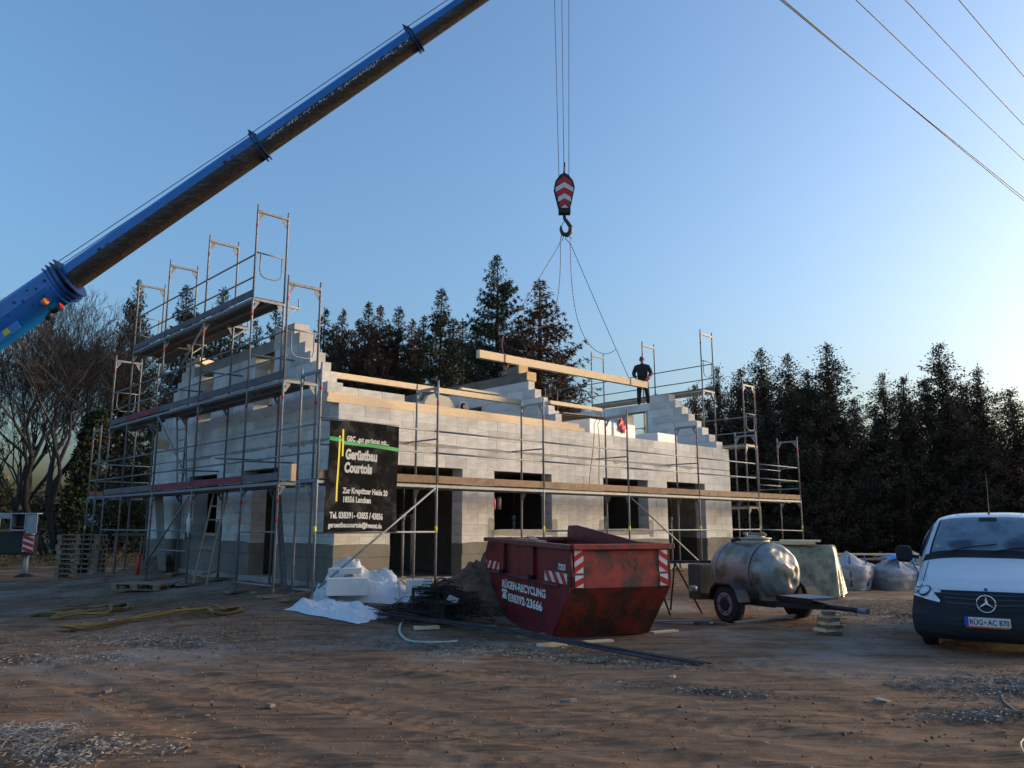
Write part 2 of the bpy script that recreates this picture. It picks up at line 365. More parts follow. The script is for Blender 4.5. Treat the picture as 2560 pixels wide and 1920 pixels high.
    bp = n.new('ShaderNodeBump'); bp.inputs['Distance'].default_value = .03; bp.inputs['Strength'].default_value = 1
    h1 = ns(P, 32, 10, .8); h2 = ns(S, 16, 8, .75)
    ad = n.new('ShaderNodeMath'); ad.operation = 'ADD'; l.new(h1, ad.inputs[0]); l.new(h2, ad.inputs[1]); l.new(ad.outputs[0], bp.inputs['Height']); l.new(bp.outputs[0], b.inputs['Normal'])
    me = npmesh('ground', V, Fq, smooth=True); me.materials.append(m)
    o = link('ground', me); tag(o, 'churned brown soil with tyre ruts and frosty patches across the building site', kind='structure')
build_ground()

def scatter_tris(name, n, fn, m, label):
    """many small loose faces lying about: fn(rng) -> (x, y, length, width, lift)"""
    rng = random.Random(name); V = []; Fc = []
    for i in range(n):
        r = fn(rng)
        if r is None: continue
        x, y, ln, wd, lf = r; a = rng.uniform(0, math.tau); z = gz(x, y) + rng.uniform(-.015, .02)
        c, s = math.cos(a), math.sin(a); k = len(V)
        V += [(x - s * wd, y + c * wd, z), (x + s * wd, y - c * wd, z + .004), (x + c * ln * .6 + s * wd * .5, y + s * ln * .6 - c * wd * .5, z + lf), (x + c * ln, y + s * ln, z + lf * rng.uniform(.2, 1))]
        Fc.append((k, k + 1, k + 2, k + 3))
    o = link(name, npmesh(name, V, Fc), m); tag(o, label, kind='stuff'); return o
def patch(cx, cy, rx, ry, rz=0, pw=.5):
    def f(rng):
        a = rng.uniform(0, math.tau); r = abs(rng.gauss(0, pw)); x = math.cos(a) * rx * r; y = math.sin(a) * ry * r
        if mnoise.noise(Vector(((cx + x) * 1.6, (cy + y) * 1.6, 0))) < -.05 and rng.random() < .8: return None
        return cx + x * math.cos(rz) - y * math.sin(rz), cy + x * math.sin(rz) + y * math.cos(rz)
    return f
def frostf(rng):
    P_ = rng.choices(FP, [p[1] for p in FP])[0][0](rng)
    if not P_: return None
    return P_[0], P_[1], rng.uniform(.02, .07), rng.uniform(.0008, .0022), rng.uniform(.003, .022)
FP = [(patch(-4.9, 12.0, 2.3, .9, R(-8)), 5), (patch(-6.0, 10.5, 1.3, .6, 0), 1.5), (patch(-.6, 11.6, 2.0, .8, R(-18)), 9), (patch(1.2, 10.4, 1.3, .5, R(-25)), 5), (patch(5.2, 8.6, 1.1, .5, R(15)), 3),
      (patch(4.6, 7.6, 1.2, .3, R(10)), 2), (patch(-3.2, 6.4, .7, .5, 0), 2), (patch(2.0, 8.6, 1.1, .2, R(-20)), 1.2), (patch(7.5, 15.5, 3.0, 2.2, 0), 4), (patch(6.5, 9.5, 1.5, .6, 0), 2)]
scatter_tris('frosted_grass', 46000, frostf, 'frostgrass', 'pale frosted grass and straw in flat patches on the soil')
scatter_tris('wood_chips', 1500, lambda r: (r.uniform(-7, 8), r.uniform(5.8, 16) ** 1.0, r.uniform(.01, .05), r.uniform(.003, .012), r.uniform(.002, .012)), 'debris', 'small pale chips and scraps strewn over the soil')
def clods(name, n, m, label, fn):
    rng = random.Random(name); V = []; Fc = []
    for i in range(n):
        x, y, s = fn(rng); z = gz(x, y)
        pts = [Vector((rng.uniform(.6, 1.2) * a, rng.uniform(.6, 1.2) * b, rng.uniform(.4, .9) * c)) * s for a, b, c in ((1, 0, 0), (0, 1, 0), (-1, 0, 0), (0, -1, 0), (.2, .1, 1), (0, 0, -.6))]
        k = len(V); ca, sa = math.cos(i), math.sin(i)
        V += [(x + p.x * ca - p.y * sa, y + p.x * sa + p.y * ca, z + p.z) for p in pts]
        for q in range(4): Fc.append((k + q, k + (q + 1) % 4, k + 4)); Fc.append((k + (q + 1) % 4, k + q, k + 5))
    o = link(name, npmesh(name, V, Fc), m); tag(o, label, kind='stuff')
def cl(r):
    if r.random() < .55: q = BW(r.uniform(-3.5, 14), r.uniform(-2.9, -1.0) if r.random() < .6 else r.uniform(-3, 9)); x, y = q.x, q.y
    else: x, y = r.uniform(-8, 8), r.uniform(6, 17)
    return x, y, abs(r.gauss(0, .011)) + .004
clods('soil_clods', 9000, 'clod', 'loose lumps of dark soil scattered over the site', cl)
clods('gravel', 2600, 'slab', 'fine grey gravel on the dirt', lambda r: (r.uniform(-8, 8), r.uniform(5.8, 17), r.uniform(.004, .012)))
# frost line: thin pale rope-like frosty edge, burnt dark patch, plant waste bottom left
def wood_wool(name, cx, cy, rx, ry, n, m, label, h=.12):
    rng = random.Random(name); V = []; Fc = []
    for i in range(n):
        a = rng.uniform(0, math.tau); r = math.sqrt(rng.random()); x = cx + rx * r * math.cos(a); y = cy + ry * r * math.sin(a); z = gz(x, y) + h * (1 - r * r) * rng.random()
        d = rng.uniform(0, math.tau); px, py, pz = x, y, z; wd = rng.uniform(.0012, .0035)
        for s_ in range(5):
            d += rng.uniform(-.9, .9); ln = rng.uniform(.02, .05); qx, qy, qz = px + math.cos(d) * ln, py + math.sin(d) * ln, max(gz(px, py), pz + rng.uniform(-.02, .018))
            k = len(V); ox, oy = -math.sin(d) * wd, math.cos(d) * wd
            V += [(px - ox, py - oy, pz), (px + ox, py + oy, pz + .003), (qx + ox, qy + oy, qz + .003), (qx - ox, qy - oy, qz)]; Fc.append((k, k + 1, k + 2, k + 3)); px, py, pz = qx, qy, qz
    return link(name, npmesh(name, V, Fc), m)
tag(wood_wool('straw_heap', -4.05, 6.55, .55, .62, 900, 'frostgrass', ''), 'pale frosted straw and plant waste heaped in the bottom left corner', kind='stuff')
tag(wood_wool('frosted_straw', 4.9, 8.9, .9, .35, 700, 'frostgrass', '', .04), 'frosted straw lying in front of the white van', kind='stuff')
tag(wood_wool('leaf_litter', 8.3, 17.4, 2.2, 1.3, 1500, 'debris', '', .04), 'brown litter and straw between the tank trailer and the van', kind='stuff')

# ------------------------------------------------------------------ trees
def leaf_faces(pts, dirs, L, W, rng, jit=.35):
    """one kite-shaped face per point, along dirs"""
    n = len(pts); d = dirs + rng.normal(0, jit, (n, 3)); d /= np.linalg.norm(d, axis=1)[:, None]
    r = rng.normal(0, 1, (n, 3)); s = np.cross(d, r); s /= np.linalg.norm(s, axis=1)[:, None] + 1e-9
    L = (L * rng.uniform(.6, 1.4, n))[:, None]; W = (W * rng.uniform(.6, 1.4, n))[:, None]
    V = np.stack([pts, pts + d * L * .4 + s * W, pts + d * L, pts + d * L * .4 - s * W], 1).reshape(-1, 3)
    k = np.arange(n)[:, None] * 4 + np.arange(4)[None]
    return V, k
def spruce_mesh(name, H, R0, seed, dens=1., sparse_top=.0, m='spruce'):
    rng = np.random.RandomState(seed); P = []; D = []
    nb = int(H * 20 * dens); bv = MB()
    for i in range(nb):
        t = (i + rng.rand()) / nb; t = t ** .92; z = H * (.04 + .955 * t); prof = (1 - t) ** .82 * (1 + .18 * rng.normal())
        ln = R0 * max(prof, .0) * .94 + .08 + .16 * (1 - t); a = rng.rand() * 2 * math.pi
        out = np.array([math.cos(a), math.sin(a), 0]); rise = .55 * (t - .35) ; droop = .34 * (1 - t) + .05
        ns = max(3, int(ln * 5)); q = []
        for s_ in range(ns + 1):
            f = s_ / ns; p = np.array([0, 0, z]) + out * ln * f + np.array([0, 0, ln * (rise * f - droop * math.sin(f * 2.6) * .8 + .18 * f ** 3)]); q.append(p)
        if ln > .5: bv.tube([tuple(x) for x in (q[0], q[ns // 2], q[-1])], [.028 * (1.1 - t) + .006, .014, .004], 3, False)
        for s_ in range(1, ns + 1):
            f = s_ / ns; c = (int((22 if f > .3 else 12) * dens) + 1) if t < .9 else 5; side = np.cross(out, [0, 0, 1])
            for k in range(c):
                w_ = rng.uniform(-1, 1) * (.10 + .30 * ln / R0 * (1 - abs(f - .5)) ) * (.5 + .25 * ln)
                P.append(q[s_] + side * w_ + np.array([0, 0, -abs(w_) * .35 - rng.rand() * .06]))
                D.append(out * .45 + side * np.sign(w_) * .55 + np.array([0, 0, -.45 if rng.rand() < .7 else .25]))
    # leader
    for k in range(40): P.append(np.array([0, 0, H * (.93 + .068 * k / 40)])); D.append(np.array([rng.normal() * .35, rng.normal() * .35, .9]))
    V, Fq = leaf_faces(np.array(P), np.array(D), .19, .024, rng)
    me = npmesh(name, V, Fq, m)
    bv.tube([(0, 0, -.3), (0, 0, H * .5), (0, 0, H)], [.022 * H, .012 * H, .01], 7)
    tr = bv.mesh('trunk'); tr.materials.append(M['bark']); return me, tr
def thuja_mesh(name, H, R0, seed, m='thuja'):
    rng = np.random.RandomState(seed); P = []; D = []; bv = MB()
    nl = 3
    tops = [(0, 0, H)] + [(rng.normal() * R0 * .45, rng.normal() * R0 * .45, H * rng.uniform(.62, .9)) for _ in range(nl)]
    for (tx, ty, th) in tops:
        bv.tube([(tx * .2, ty * .2, -.3), (tx * .7, ty * .7, th * .5), (tx, ty, th)], [.12, .06, .01], 5)
        nb = int(th * 30)
        for i in range(nb):
            t = (i + rng.rand()) / nb; z = th * (.02 + .97 * t); rr = R0 * (1.0 if tx == 0 else .62) * min(1, (1 - t) * 1.55 + .01) * rng.uniform(.35, 1.3)
            a = rng.rand() * 2 * math.pi; out = np.array([math.cos(a), math.sin(a), 0]); cx, cy = tx * (.2 + .8 * t), ty * (.2 + .8 * t)
            ns = max(2, int(rr * 4)); 
            if rr > .5: bv.tube([(cx, cy, z), (cx + out[0] * rr, cy + out[1] * rr, z + rr * .45)], [.02, .005], 3, False)
            for s_ in range(ns + 1):
                f = (s_ + .6) / (ns + .6); c = np.array([cx, cy, z + rr * .45 * f]) + out * rr * f
                cl_ = (17 if f > .45 else 12) if t < .9 else 5
                for k in range(cl_):
                    P.append(c + rng.normal(0, .075, 3) + out * rng.normal() * .12); D.append(out * .5 + np.array([0, 0, .35 if rng.rand() < .6 else -.5]) + rng.normal(0, .4, 3))
    V, Fq = leaf_faces(np.array(P), np.array(D), .115, .026, rng, .4)
    me = npmesh(name, V, Fq, m); tr = bv.mesh('trunk'); tr.materials.append(M['bark']); return me, tr
def bare_mesh(name, H, seed, spread=.5, stems=2, levels=7, r0=.3, lean=None):
    rng = random.Random(seed); mb = MB(); tw = []
    def br(p, d, ln, r, lv):
        pts = [p]; dd = d.copy(); n = 3 if lv > 2 else 4
        for i in range(n):
            dd = (dd + Vector((rng.gauss(0, .13), rng.gauss(0, .13), rng.gauss(.03, .09)))).normalized(); pts.append(pts[-1] + dd * ln / n)
        if lv <= 4: mb.tube(pts, [r * (1 - .4 * i / n) for i in range(n + 1)], 7 if lv < 2 else (5 if lv < 3 else 3), False)
        else: tw.append((pts, r))
        if lv >= levels: return
        k = 2 if rng.random() < .45 else 3
        for i in range(k):
            ax = Vector((rng.gauss(0, 1), rng.gauss(0, 1), rng.gauss(0, .6))); nd = (dd + ax.normalized() * rng.uniform(.4, .95) * spread * 1.35 + Vector((0, 0, .12))).normalized()
            br(pts[-1] if i < 2 else pts[-2], nd, ln * rng.uniform(.66, .88), r * rng.uniform(.5, .68), lv + 1)
    for s_ in range(stems):
        a = rng.uniform(0, 6.28) if lean is None else lean[s_]
        br(Vector((math.cos(a) * .25, math.sin(a) * .25, -.2)), Vector((math.cos(a) * .22, math.sin(a) * .1, 1)).normalized(), H * .27, r0, 0)
    for pts, r in tw: mb.tube(pts, [max(r, .007)] * len(pts), 3, False)
    me = mb.mesh(name); me.materials.append(M['twig']); return me
SPR = [spruce_mesh('crown', 16, 3.9, 11, 1.15), spruce_mesh('crown', 14, 2.6, 12), spruce_mesh('crown', 13, 2.2, 13, .8), spruce_mesh('crown', 15, 3.6, 14, 1.0, m='sprucebrown'), spruce_mesh('crown', 13, 2.3, 15, .9, m='sprucebrown')]
THU = [thuja_mesh('crown', 10, 2.5, 21), thuja_mesh('crown', 9, 2.3, 22, 'hedgebrown'), thuja_mesh('crown', 10, 2.1, 23)]
H0 = {0: 16, 1: 14, 2: 13, 3: 15, 4: 13}
C_ = math.cos(PITCH); S_ = math.sin(PITCH)
def az(px, py, Y):
    """world x and z of the point seen at photo pixel px,py when it stands Y metres ahead"""
    X = (px - 1280) / F_PX; Z = -(py - 960) / F_PX; f = C_ - Z * S_; t = Y / f
    return X * t, CAM_H + t * (S_ + Z * C_)
def tree(kind, k, px, py, Y, label, wide=1., group='trees behind the building site'):
    """px,py: photo pixel of the tip"""
    x, z = az(px, py, Y); g0 = gz(x, Y); h = z - g0
    me, tr = (SPR if kind == 'spruce' else THU)[k]; hm = H0[k] if kind == 'spruce' else (10, 9, 10)[k]
    s = h / hm; o = empty({'spruce': 'spruce_tree', 'thuja': 'thuja_tree'}[kind], label, 'tree', (x, Y, g0), random.uniform(0, 6.28), group)
    o.scale = (s * wide, s * wide, s)
    link('crown', me, None, o); link('trunk', tr, None, o)
K = 2560 / 2212
for (k, px, py, Y, wd, lab) in [
    (0, -70, 500, 33, .8, 'tall dark spruce cut by the left edge of the photo, behind the crane boom'),
    (0, 300, 603, 42, .66, 'dark spruce with browned lower branches behind the top left scaffold tower'),
    (1, 405, 618, 46, 1.0, 'narrow dark spruce seen between the second and third scaffold towers'),
    (1, 484, 622, 47, .9, 'loose topped spruce behind the third scaffold tower from the left'),
    (2, 556, 690, 50, .9, 'small spruce under the upper deck of the tall left scaffold'),
    (2, 597, 660, 52, .8, 'slim spruce right of the tallest scaffold frame, tip just above the gable'),
    (2, 702, 665, 48, .9, 'slim green spruce just right of the stepped left gable'),
    (4, 741, 668, 50, .8, 'reddish brown slim spruce, second right of the stepped left gable'),
    (4, 776, 690, 49, .9, 'brown tinged spruce, third right of the left gable'),
    (1, 798, 652, 51, .9, 'dark spruce peak above the long timber, fourth right of the left gable'),
    (3, 822, 660, 49, .9, 'cone laden brownish spruce with blunt tip, fifth right of the left gable'),
    (1, 862, 664, 50, .95, 'dark spruce left of the lowest dip in the spruce row'),
    (4, 890, 690, 52, .9, 'short browned spruce at the lowest dip in the spruce row'),
    (2, 916, 682, 50, .9, 'short dark spruce just left of the pointed one in the middle'),
    (1, 954, 625, 49, 1.0, 'pointed dark spruce left of the tallest spruce'),
    (2, 1000, 690, 52, 1.0, 'low spruce tucked between the pointed spruce and the tallest one'),
    (0, 1075, 550, 45, 1.0, 'tallest broad spruce standing left of the crane chains'),
    (3, 1166, 604, 44, 1.35, 'broad spruce with hanging brown cones behind the suspended beam')]:
    tree('spruce', k, px * K, py * K, Y, lab, wd)
for (k, px, py, Y, wd, lab) in [
    (1, 430, 690, 60, 1.3, 'farther spruce filling the gap behind the third scaffold tower'), (1, 520, 700, 60, 1.3, 'farther spruce behind the upper deck of the left scaffold'),
    (1, 640, 712, 60, 1.3, 'farther spruce behind the top blocks of the left gable'), (1, 722, 700, 60, 1.3, 'farther spruce between the slim ones right of the left gable'),
    (3, 760, 712, 60, 1.3, 'farther brown spruce behind the long timber, left one'), (1, 842, 700, 61, 1.3, 'farther spruce behind the long timber, middle one'),
    (1, 905, 712, 61, 1.3, 'farther spruce behind the long timber, right one'), (1, 980, 690, 61, 1.3, 'farther spruce showing left of the tallest spruce'),
    (1, 1030, 700, 61, 1.3, 'farther spruce low behind the tallest spruce'), (1, 1120, 690, 61, 1.3, 'farther spruce between the two big spruces'), (1, 1215, 770, 58, 1.2, 'low spruce behind the middle of the hanging beam')]:
    tree('spruce', k, px * K, py * K, Y, lab, wd)
for (k, px, py, Y, wd, lab) in [
    (2, 1415, 850, 47, .7, 'thin small conifer behind the worker, just above the gable'),
    (1, 1500, 830, 41, .9, 'short conifer behind the top of the right gable'),
    (2, 1548, 792, 39, .9, 'slim loose conifer at the left end of the dark right hand hedge row'),
    (1, 1600, 795, 38, 1.1, 'bushy thuja right of the far scaffold tower'),
    (0, 1642, 752, 37, 1.1, 'tall thuja with twin tips right of the far scaffold tower'),
    (0, 1700, 764, 38, 1.1, 'reddish brown bushy thuja left of the pointed one'),
    (1, 1742, 800, 36, 1.0, 'low thuja filling the gap left of the pointed one'),
    (2, 1785, 742, 36, 1.25, 'pointed tall thuja in the middle of the right hand row'),
    (1, 1846, 860, 38, .8, 'low thuja in the dip right of the pointed one'),
    (2, 1905, 806, 37, 1.05, 'loose thuja just right of the dip in the right hand row'),
    (1, 1950, 812, 36, 1.0, 'bushy thuja left of the second pointed one'),
    (2, 2026, 742, 36, 1.2, 'second pointed thuja, above the left side of the van'),
    (1, 2070, 860, 35, 1.0, 'low thuja between the two thujas above the van'),
    (0, 2110, 793, 36, 1.1, 'broad thuja above the middle of the van roof'),
    (1, 2180, 840, 34, 1.2, 'dark thuja cut by the right edge of the photo'),
    (1, 2245, 860, 34, 1.2, 'thuja mostly outside the right edge of the photo')]:
    tree('thuja', k, px * K, py * K, Y, lab, wd)
# bare broadleaved trees on the left, ivy on their trunks
def bare(px, Y, me, label, sc=1., rz=0):
    x, _ = az(px, 1300, Y); o = empty('bare_tree', label, 'tree', (x, Y, gz(x, Y)), rz, 'leafless trees on the left'); o.scale = (sc, sc, sc)
    link('branches', me, None, o); return o
B1 = bare_mesh('branches', 13, 5, .55, 2, 9, .26, lean=(0.1, 2.9)); B2 = bare_mesh('branches', 12, 9, .5, 2, 8, .14); B3 = bare_mesh('branches', 10, 23, .25, 1, 7, .09, lean=(0.0,))
t1 = bare(118 * K, 38, B1, 'large leafless tree with forked dark trunk left of the scaffolding', .92)
rng = np.random.RandomState(5); n_ = 5200
tt = rng.rand(n_) ** .8 * 7.5; aa = rng.rand(n_) * 6.28; rr = .2 + .6 * rng.rand(n_) * (1 - np.abs(tt / 7.5 - .6))
P_ = np.stack([.55 + .16 * tt + rr * np.cos(aa), rr * np.sin(aa), tt + .2], 1); Vv, Fv = leaf_faces(P_, rng.normal(0, 1, (n_, 3)), .17, .075, rng)
link('ivy', npmesh('ivy', Vv, Fv, 'ivy'), None, t1)
bare(60 * K, 42, B2, 'leafless tree with fine twigs behind the crane boom end', 1.0, 1.1)
bare(195 * K, 44, B2, 'leafless tree with fine spreading twigs beside the scaffold', .95, 3.3)
bare(20 * K, 46, B2, 'leafless tree above the grey crane cabinet', .9, 4.5)
bare(2300 * K, 26, B3, 'small bare tree reaching in from the right edge', .93, 0.3)
# undergrowth: nobody can count it
def bush_mass(name, pts, n, m, label, sz=.22, w_=.07):
    rng = np.random.RandomState(len(name)); P = []; 
    for (x, y, rx, ry, h) in pts:
        k = int(n * rx * h / 6); a = rng.rand(k) * 6.28; r = np.sqrt(rng.rand(k)); zz = rng.rand(k) ** .8 * h * (1 - .75 * r ** 3) * (1 + .25 * np.sin(a * 3 + x))
        P.append(np.stack([x + rx * r * np.cos(a), y + ry * r * np.sin(a), gz(x, y) + zz], 1))
    P = np.concatenate(P); V, Fq = leaf_faces(P, rng.normal(0, 1, (len(P), 3)) * [1, 1, .7] + [0, 0, .5], sz, w_, rng)
    o = link(name, npmesh(name, V, Fq, m)); tag(o, label, kind='stuff')
bush_mass('undergrowth', [(x, 40 + (i % 3), 2.6, 1.6, 2.2 + (i * 7 % 5) * .3) for i, x in enumerate(range(4, 36, 3))] + [(x, 52, 3.0, 2.0, 3.4) for x in range(-18, 14, 3)] + [(x, 56, 3, 2, 4.2 if x > -14 else 1.8) for x in range(-40, 40, 4)], 1500, 'bush', 'dark undergrowth closing the gaps under the trees')
bush_mass('far_wood', [(x, 118 + (i * 5 % 4) * 3, 7, 3, 6.0 + (i * 7 % 5) * .6) for i, x in enumerate(range(-110, 90, 8))], 420, 'bush', 'far off low wood closing the horizon', .9, .3)
bush_mass('bramble_hedge', [(x, 39 + (i % 2) * 2, 2.2, 1.4, 1.4 + (i * 5 % 4) * .35) for i, x in enumerate(range(-30, -8, 3))], 900, 'bush', 'low brown bramble scrub under the bare trees on the left', .2, .035)
bush_mass('ochre_grass_strip', [(x, 33.5 + .2 * math.sin(x), 1.3, .7, .55) for x in np.arange(-24, -5, 1.1)], 1500, 'ochre', 'strip of ochre dry grass behind the pallets', .3, .012)
bush_mass('green_grass_strip', [(x, 36.5, 1.6, 1.0, .35) for x in np.arange(-28, -4, 1.5)], 1500, 'grass', 'strip of dull green grass behind the ochre one', .25, .012)
# ------------------------------------------------------------------ building shell
HOUSE = empty('house_shell', 'unfinished house shell of pale aerated concrete blocks with stepped gables and no roof', 'building', A0, BROT)
UNIT = MB().box(-.5, .5, -.5, .5, -.5, .5).mesh('block')
ub = bmesh.new(); ub.from_mesh(UNIT); bmesh.ops.recalc_face_normals(ub, faces=ub.faces); ub.to_mesh(UNIT); ub.free(); UNIT.materials.append(M['block'])
ROWS_LOW = [1.29, 1.46, 1.71, 1.96, 2.21, 2.46, 2.71, 2.96, 3.21, 3.425, 3.45, 3.68, 3.91, 4.14]
BLK = []     # (wall, (x0,x1,y0,y1,z0,z1))
def cut(segs, a, b):
    out = []
    for s, e in segs:
        if b <= s or a >= e: out.append((s, e)); continue
        if a > s: out.append((s, a))
        if b < e: out.append((b, e))
    return [(s, e) for s, e in out if e - s > .02]
def lay(wall, ax, t0, t1, z0, z1, segs, row, rng, core):
    """one course of blocks along axis ax ('x' or 'y'), wall thickness t0..t1"""
    L = .622; off = (row % 2) * .31
    for s, e in segs:
        core.append((s, e, z0, z1)); x = s; nx = (math.floor((s - off) / L) + 1) * L + off + rng.uniform(-.03, .03)
        if nx - s < .12: nx += L
        while x < e - .01:
            q = min(nx, e)
            if e - q < .10: q = e
            j = .0035; pr = rng.uniform(-.002, .003)
            if ax == 'x': bx = (x + j, q - j, t0 - pr, t1 + pr, z0 + .002, z1 - .002)
            else: bx = (t0 - pr, t1 + pr, x + j, q - j, z0 + .002, z1 - .002)
            BLK.append((wall, bx)); x = q; nx = q + L
def wall(name, ax, t0, t1, rows, ends, opens, label=None, seed=1):
    """rows: list of z; ends(z0,z1)->(a,b); opens: (a,b,z0,z1)"""
    rng = random.Random(seed); core = []
    for r in range(len(rows) - 1):
        z0, z1 = rows[r], rows[r + 1]; segs = [ends(z0, z1)]
        for (a, b, oz0, oz1) in opens:
            if oz0 < z1 - .06 and oz1 > z0 + .06: segs = cut(segs, a, b)
        if z1 - z0 < .04:
            core += [(s, e, z0, z1) for s, e in segs]; continue
        lay(name, ax, t0, t1, z0, z1, segs, r, rng, core)
    mb = MB(); d = .006
    for s, e, z0, z1 in core:
        if ax == 'x': mb.box(s + d, e - d, t0 + d, t1 - d, z0, z1)
        else: mb.box(t0 + d, t1 - d, s + d, e - d, z0, z1)
    o = mb.build(name, 'joint', HOUSE, fix=False); WALLS[name] = o
    if label: o['label'] = label
    return o
WALLS = {}
TH = .365
FO = [(1.33, 3.28, 0, 2.96), (4.26, 6.22, 1.60, 2.96), (8.24, 10.22, 1.60, 2.96), (11.15, 13.15, 0, 2.96)]
LO = [(2.41, 3.68, 0, 2.96), (3.68, 4.20, 2.71, 2.96), (5.60, 7.05, 1.46, 2.71), (5.70, 7.45, 2.71, 2.96)]
BO = [(2.0, 3.2, 1.4, 2.7), (5.0, 6.2, .6, 2.7), (8.0, 9.2, 1.4, 2.7), (11.0, 12.2, 1.4, 2.7)]
wall('front_wall', 'x', 0, TH, ROWS_LOW, lambda a, b: (0, 14.65), FO, seed=1)
wall('back_wall', 'x', 10.3 - TH, 10.3, ROWS_LOW, lambda a, b: (TH, 14.65 - TH), BO, seed=2)
GR = ROWS_LOW[:-1] + [4.14 + .2575 * k for k in range(9)]
def gend(z0, z1, hi=10.3):
    if z1 <= 4.15: return (TH, hi)
    s = max(0, z0 - 4.14); return (.22 + s, 10.08 - s)
wall('left_gable_wall', 'y', 0, TH, GR, lambda a, b: gend(a, b), LO + [(2.92, 3.9, 4.55, 5.64), (6.32, 7.12, 4.55, 5.64), (2.97, 7.65, 5.93, 7)], seed=3)
wall('right_gable_wall', 'y', 14.65 - TH, 14.65, GR, lambda a, b: gend(a, b), [(2.96, 3.87, 4.6, 5.68), (6.4, 7.3, 4.6, 5.68), (2.85, 7.6, 5.93, 7)], seed=4)
wall('middle_wall', 'y', 7.0, 7.24, [3.2, 3.45, 3.68, 3.91] + [4.14 + .2575 * k for k in range(7)], lambda a, b: (TH if b < 4.15 else .32 + max(0, a - 4.14), 10.3 - TH if b < 4.15 else 9.9 - max(0, a - 4.14)), [(3.6, 4.5, 3.0, 5.0)], seed=5)
# the largest 300 blocks are single objects, the rest is one joined part
camp = cam.location
def big(b):
    wn, (x0, x1, y0, y1, z0, z1) = b; c = BW((x0 + x1) / 2, (y0 + y1) / 2, (z0 + z1) / 2); v = camp - c; d = v.length
    n = {'front_wall': -D2, 'back_wall': -D2}.get(wn, -D1); s = max(0, v.normalized().dot(n)); ln = max(x1 - x0, y1 - y0)
    if wn == 'back_wall': s *= .01
    if wn in ('middle_wall', 'right_gable_wall') and (z1 < 4.3): s *= .01
    return ln * (z1 - z0) * s / d ** 2
BLK.sort(key=big, reverse=True)
def unit_at(name, bx, parent, me=UNIT):
    x0, x1, y0, y1, z0, z1 = bx
    return link(name, me, None, parent, ((x0 + x1) / 2, (y0 + y1) / 2, (z0 + z1) / 2), None, (x1 - x0, y1 - y0, z1 - z0))
for wn, bx in BLK[:300]: unit_at('block', bx, WALLS[wn])
mb = MB()
for wn, bx in BLK[300:]: mb.box(*bx)
tag(mb.build('remaining_blocks', 'block', HOUSE, fix=True), kind='stuff')
# lintels, plinth, base slab, mortar bands
mb = MB().box(.003 - .006, TH + .006, 2.98, 7.64, 5.70, 5.955); mb.build('lintel', 'slab', HOUSE)
MB().box(14.65 - TH - .006, 14.65 + .006, 2.86, 7.58, 5.70, 5.955).build('lintel', 'block', HOUSE)
def segs_x(opens, a=0, b=14.65, z=.9):
    s = [(a, b)]
    for o in opens:
        if o[2] < z < o[3]: s = cut(s, o[0], o[1])
    return s
up = MB(); lo = MB()
for s, e in segs_x(FO): up.box(s - (.02 if s == 0 else 0), e + (.02 if e > 14.6 else 0), -.02, TH, 1.05, 1.29); lo.box(s + (0 if s else -.002), e, -.003, TH, .575, 1.05)
for s, e in segs_x(LO, TH, 10.3): up.box(-.02, TH, s + .001, e, 1.051, 1.289); lo.box(-.003, TH, s + .001, e, .575, 1.049)
up.box(14.65 - TH, 14.67, TH + .001, 10.3, 1.051, 1.289); lo.box(14.65 - TH, 14.652, TH + .001, 10.3, .575, 1.049)
up.box(TH, 14.65 - TH, 10.3 - TH, 10.32, 1.051, 1.289); lo.box(TH, 14.65 - TH, 10.3 - TH, 10.3, .575, 1.049)
up.build('plinth_band', 'plinth', HOUSE, bevel=.006); lo.build('plinth', 'plinth', HOUSE)
MB().box(-.05, 14.70, -.05, 10.35, -.3, .57).build('base_slab', 'slab', HOUSE, bevel=.01)
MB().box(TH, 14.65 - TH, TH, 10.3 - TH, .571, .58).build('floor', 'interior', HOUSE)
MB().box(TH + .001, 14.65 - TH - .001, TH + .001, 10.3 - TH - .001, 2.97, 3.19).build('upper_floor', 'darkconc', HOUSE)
pr = MB()
for x, a, b in ((4.0, .4, 6.2), (7.1, .4, 9.9), (10.6, .4, 5.5)): pr.box(x, x + .17, a, b, .581, 2.96)
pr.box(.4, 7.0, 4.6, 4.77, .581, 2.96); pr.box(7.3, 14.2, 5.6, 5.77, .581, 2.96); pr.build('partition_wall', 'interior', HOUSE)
# smeared mortar lines and repair patches: irregular thin layers
def smear(x0, x1, zc, h, rng, side='x', off=-.006):
    n = max(6, int((x1 - x0) / .07)); top = []; bot = []
    for i in range(n + 1):
        x = x0 + (x1 - x0) * i / n; e = min(1, 5 * min(i, n - i) / n + .1); k = .7 * mnoise.noise(Vector((x * 2.7, zc, 3))) + .7 * mnoise.noise(Vector((x * 6, zc, 9)))
        top.append((x, zc + h * .3 * e * (1 + .5 * k))); bot.append((x, zc - h * (.35 + .9 * max(0, k)) * e))
    V = []
    for (x, t), (_, b_) in zip(top, bot):
        V += [(x, off, t), (x, off, b_)] if side == 'x' else [(off, x, t), (off, x, b_)]
    back = [((a, b + .008, c) if side == 'x' else (a + .008, b, c)) for a, b, c in V]
    N = len(V); Fs = []
    for i in range(n):
        a = 2 * i; Fs += [(a, a + 1, a + 3, a + 2), (N + a, N + a + 2, N + a + 3, N + a + 1), (a, a + 2, N + a + 2, N + a), (a + 1, N + a + 1, N + a + 3, a + 3)]
    return V + back, Fs
rg = random.Random(4); mb = MB()
for a, b in ((0.9, 3.6), (3.9, 4.6), (5.0, 8.2), (8.6, 9.4), (9.7, 11.6), (11.8, 12.6), (12.9, 13.5)): mb.add(*smear(a, b, 3.445, .10, rg, off=-.009))
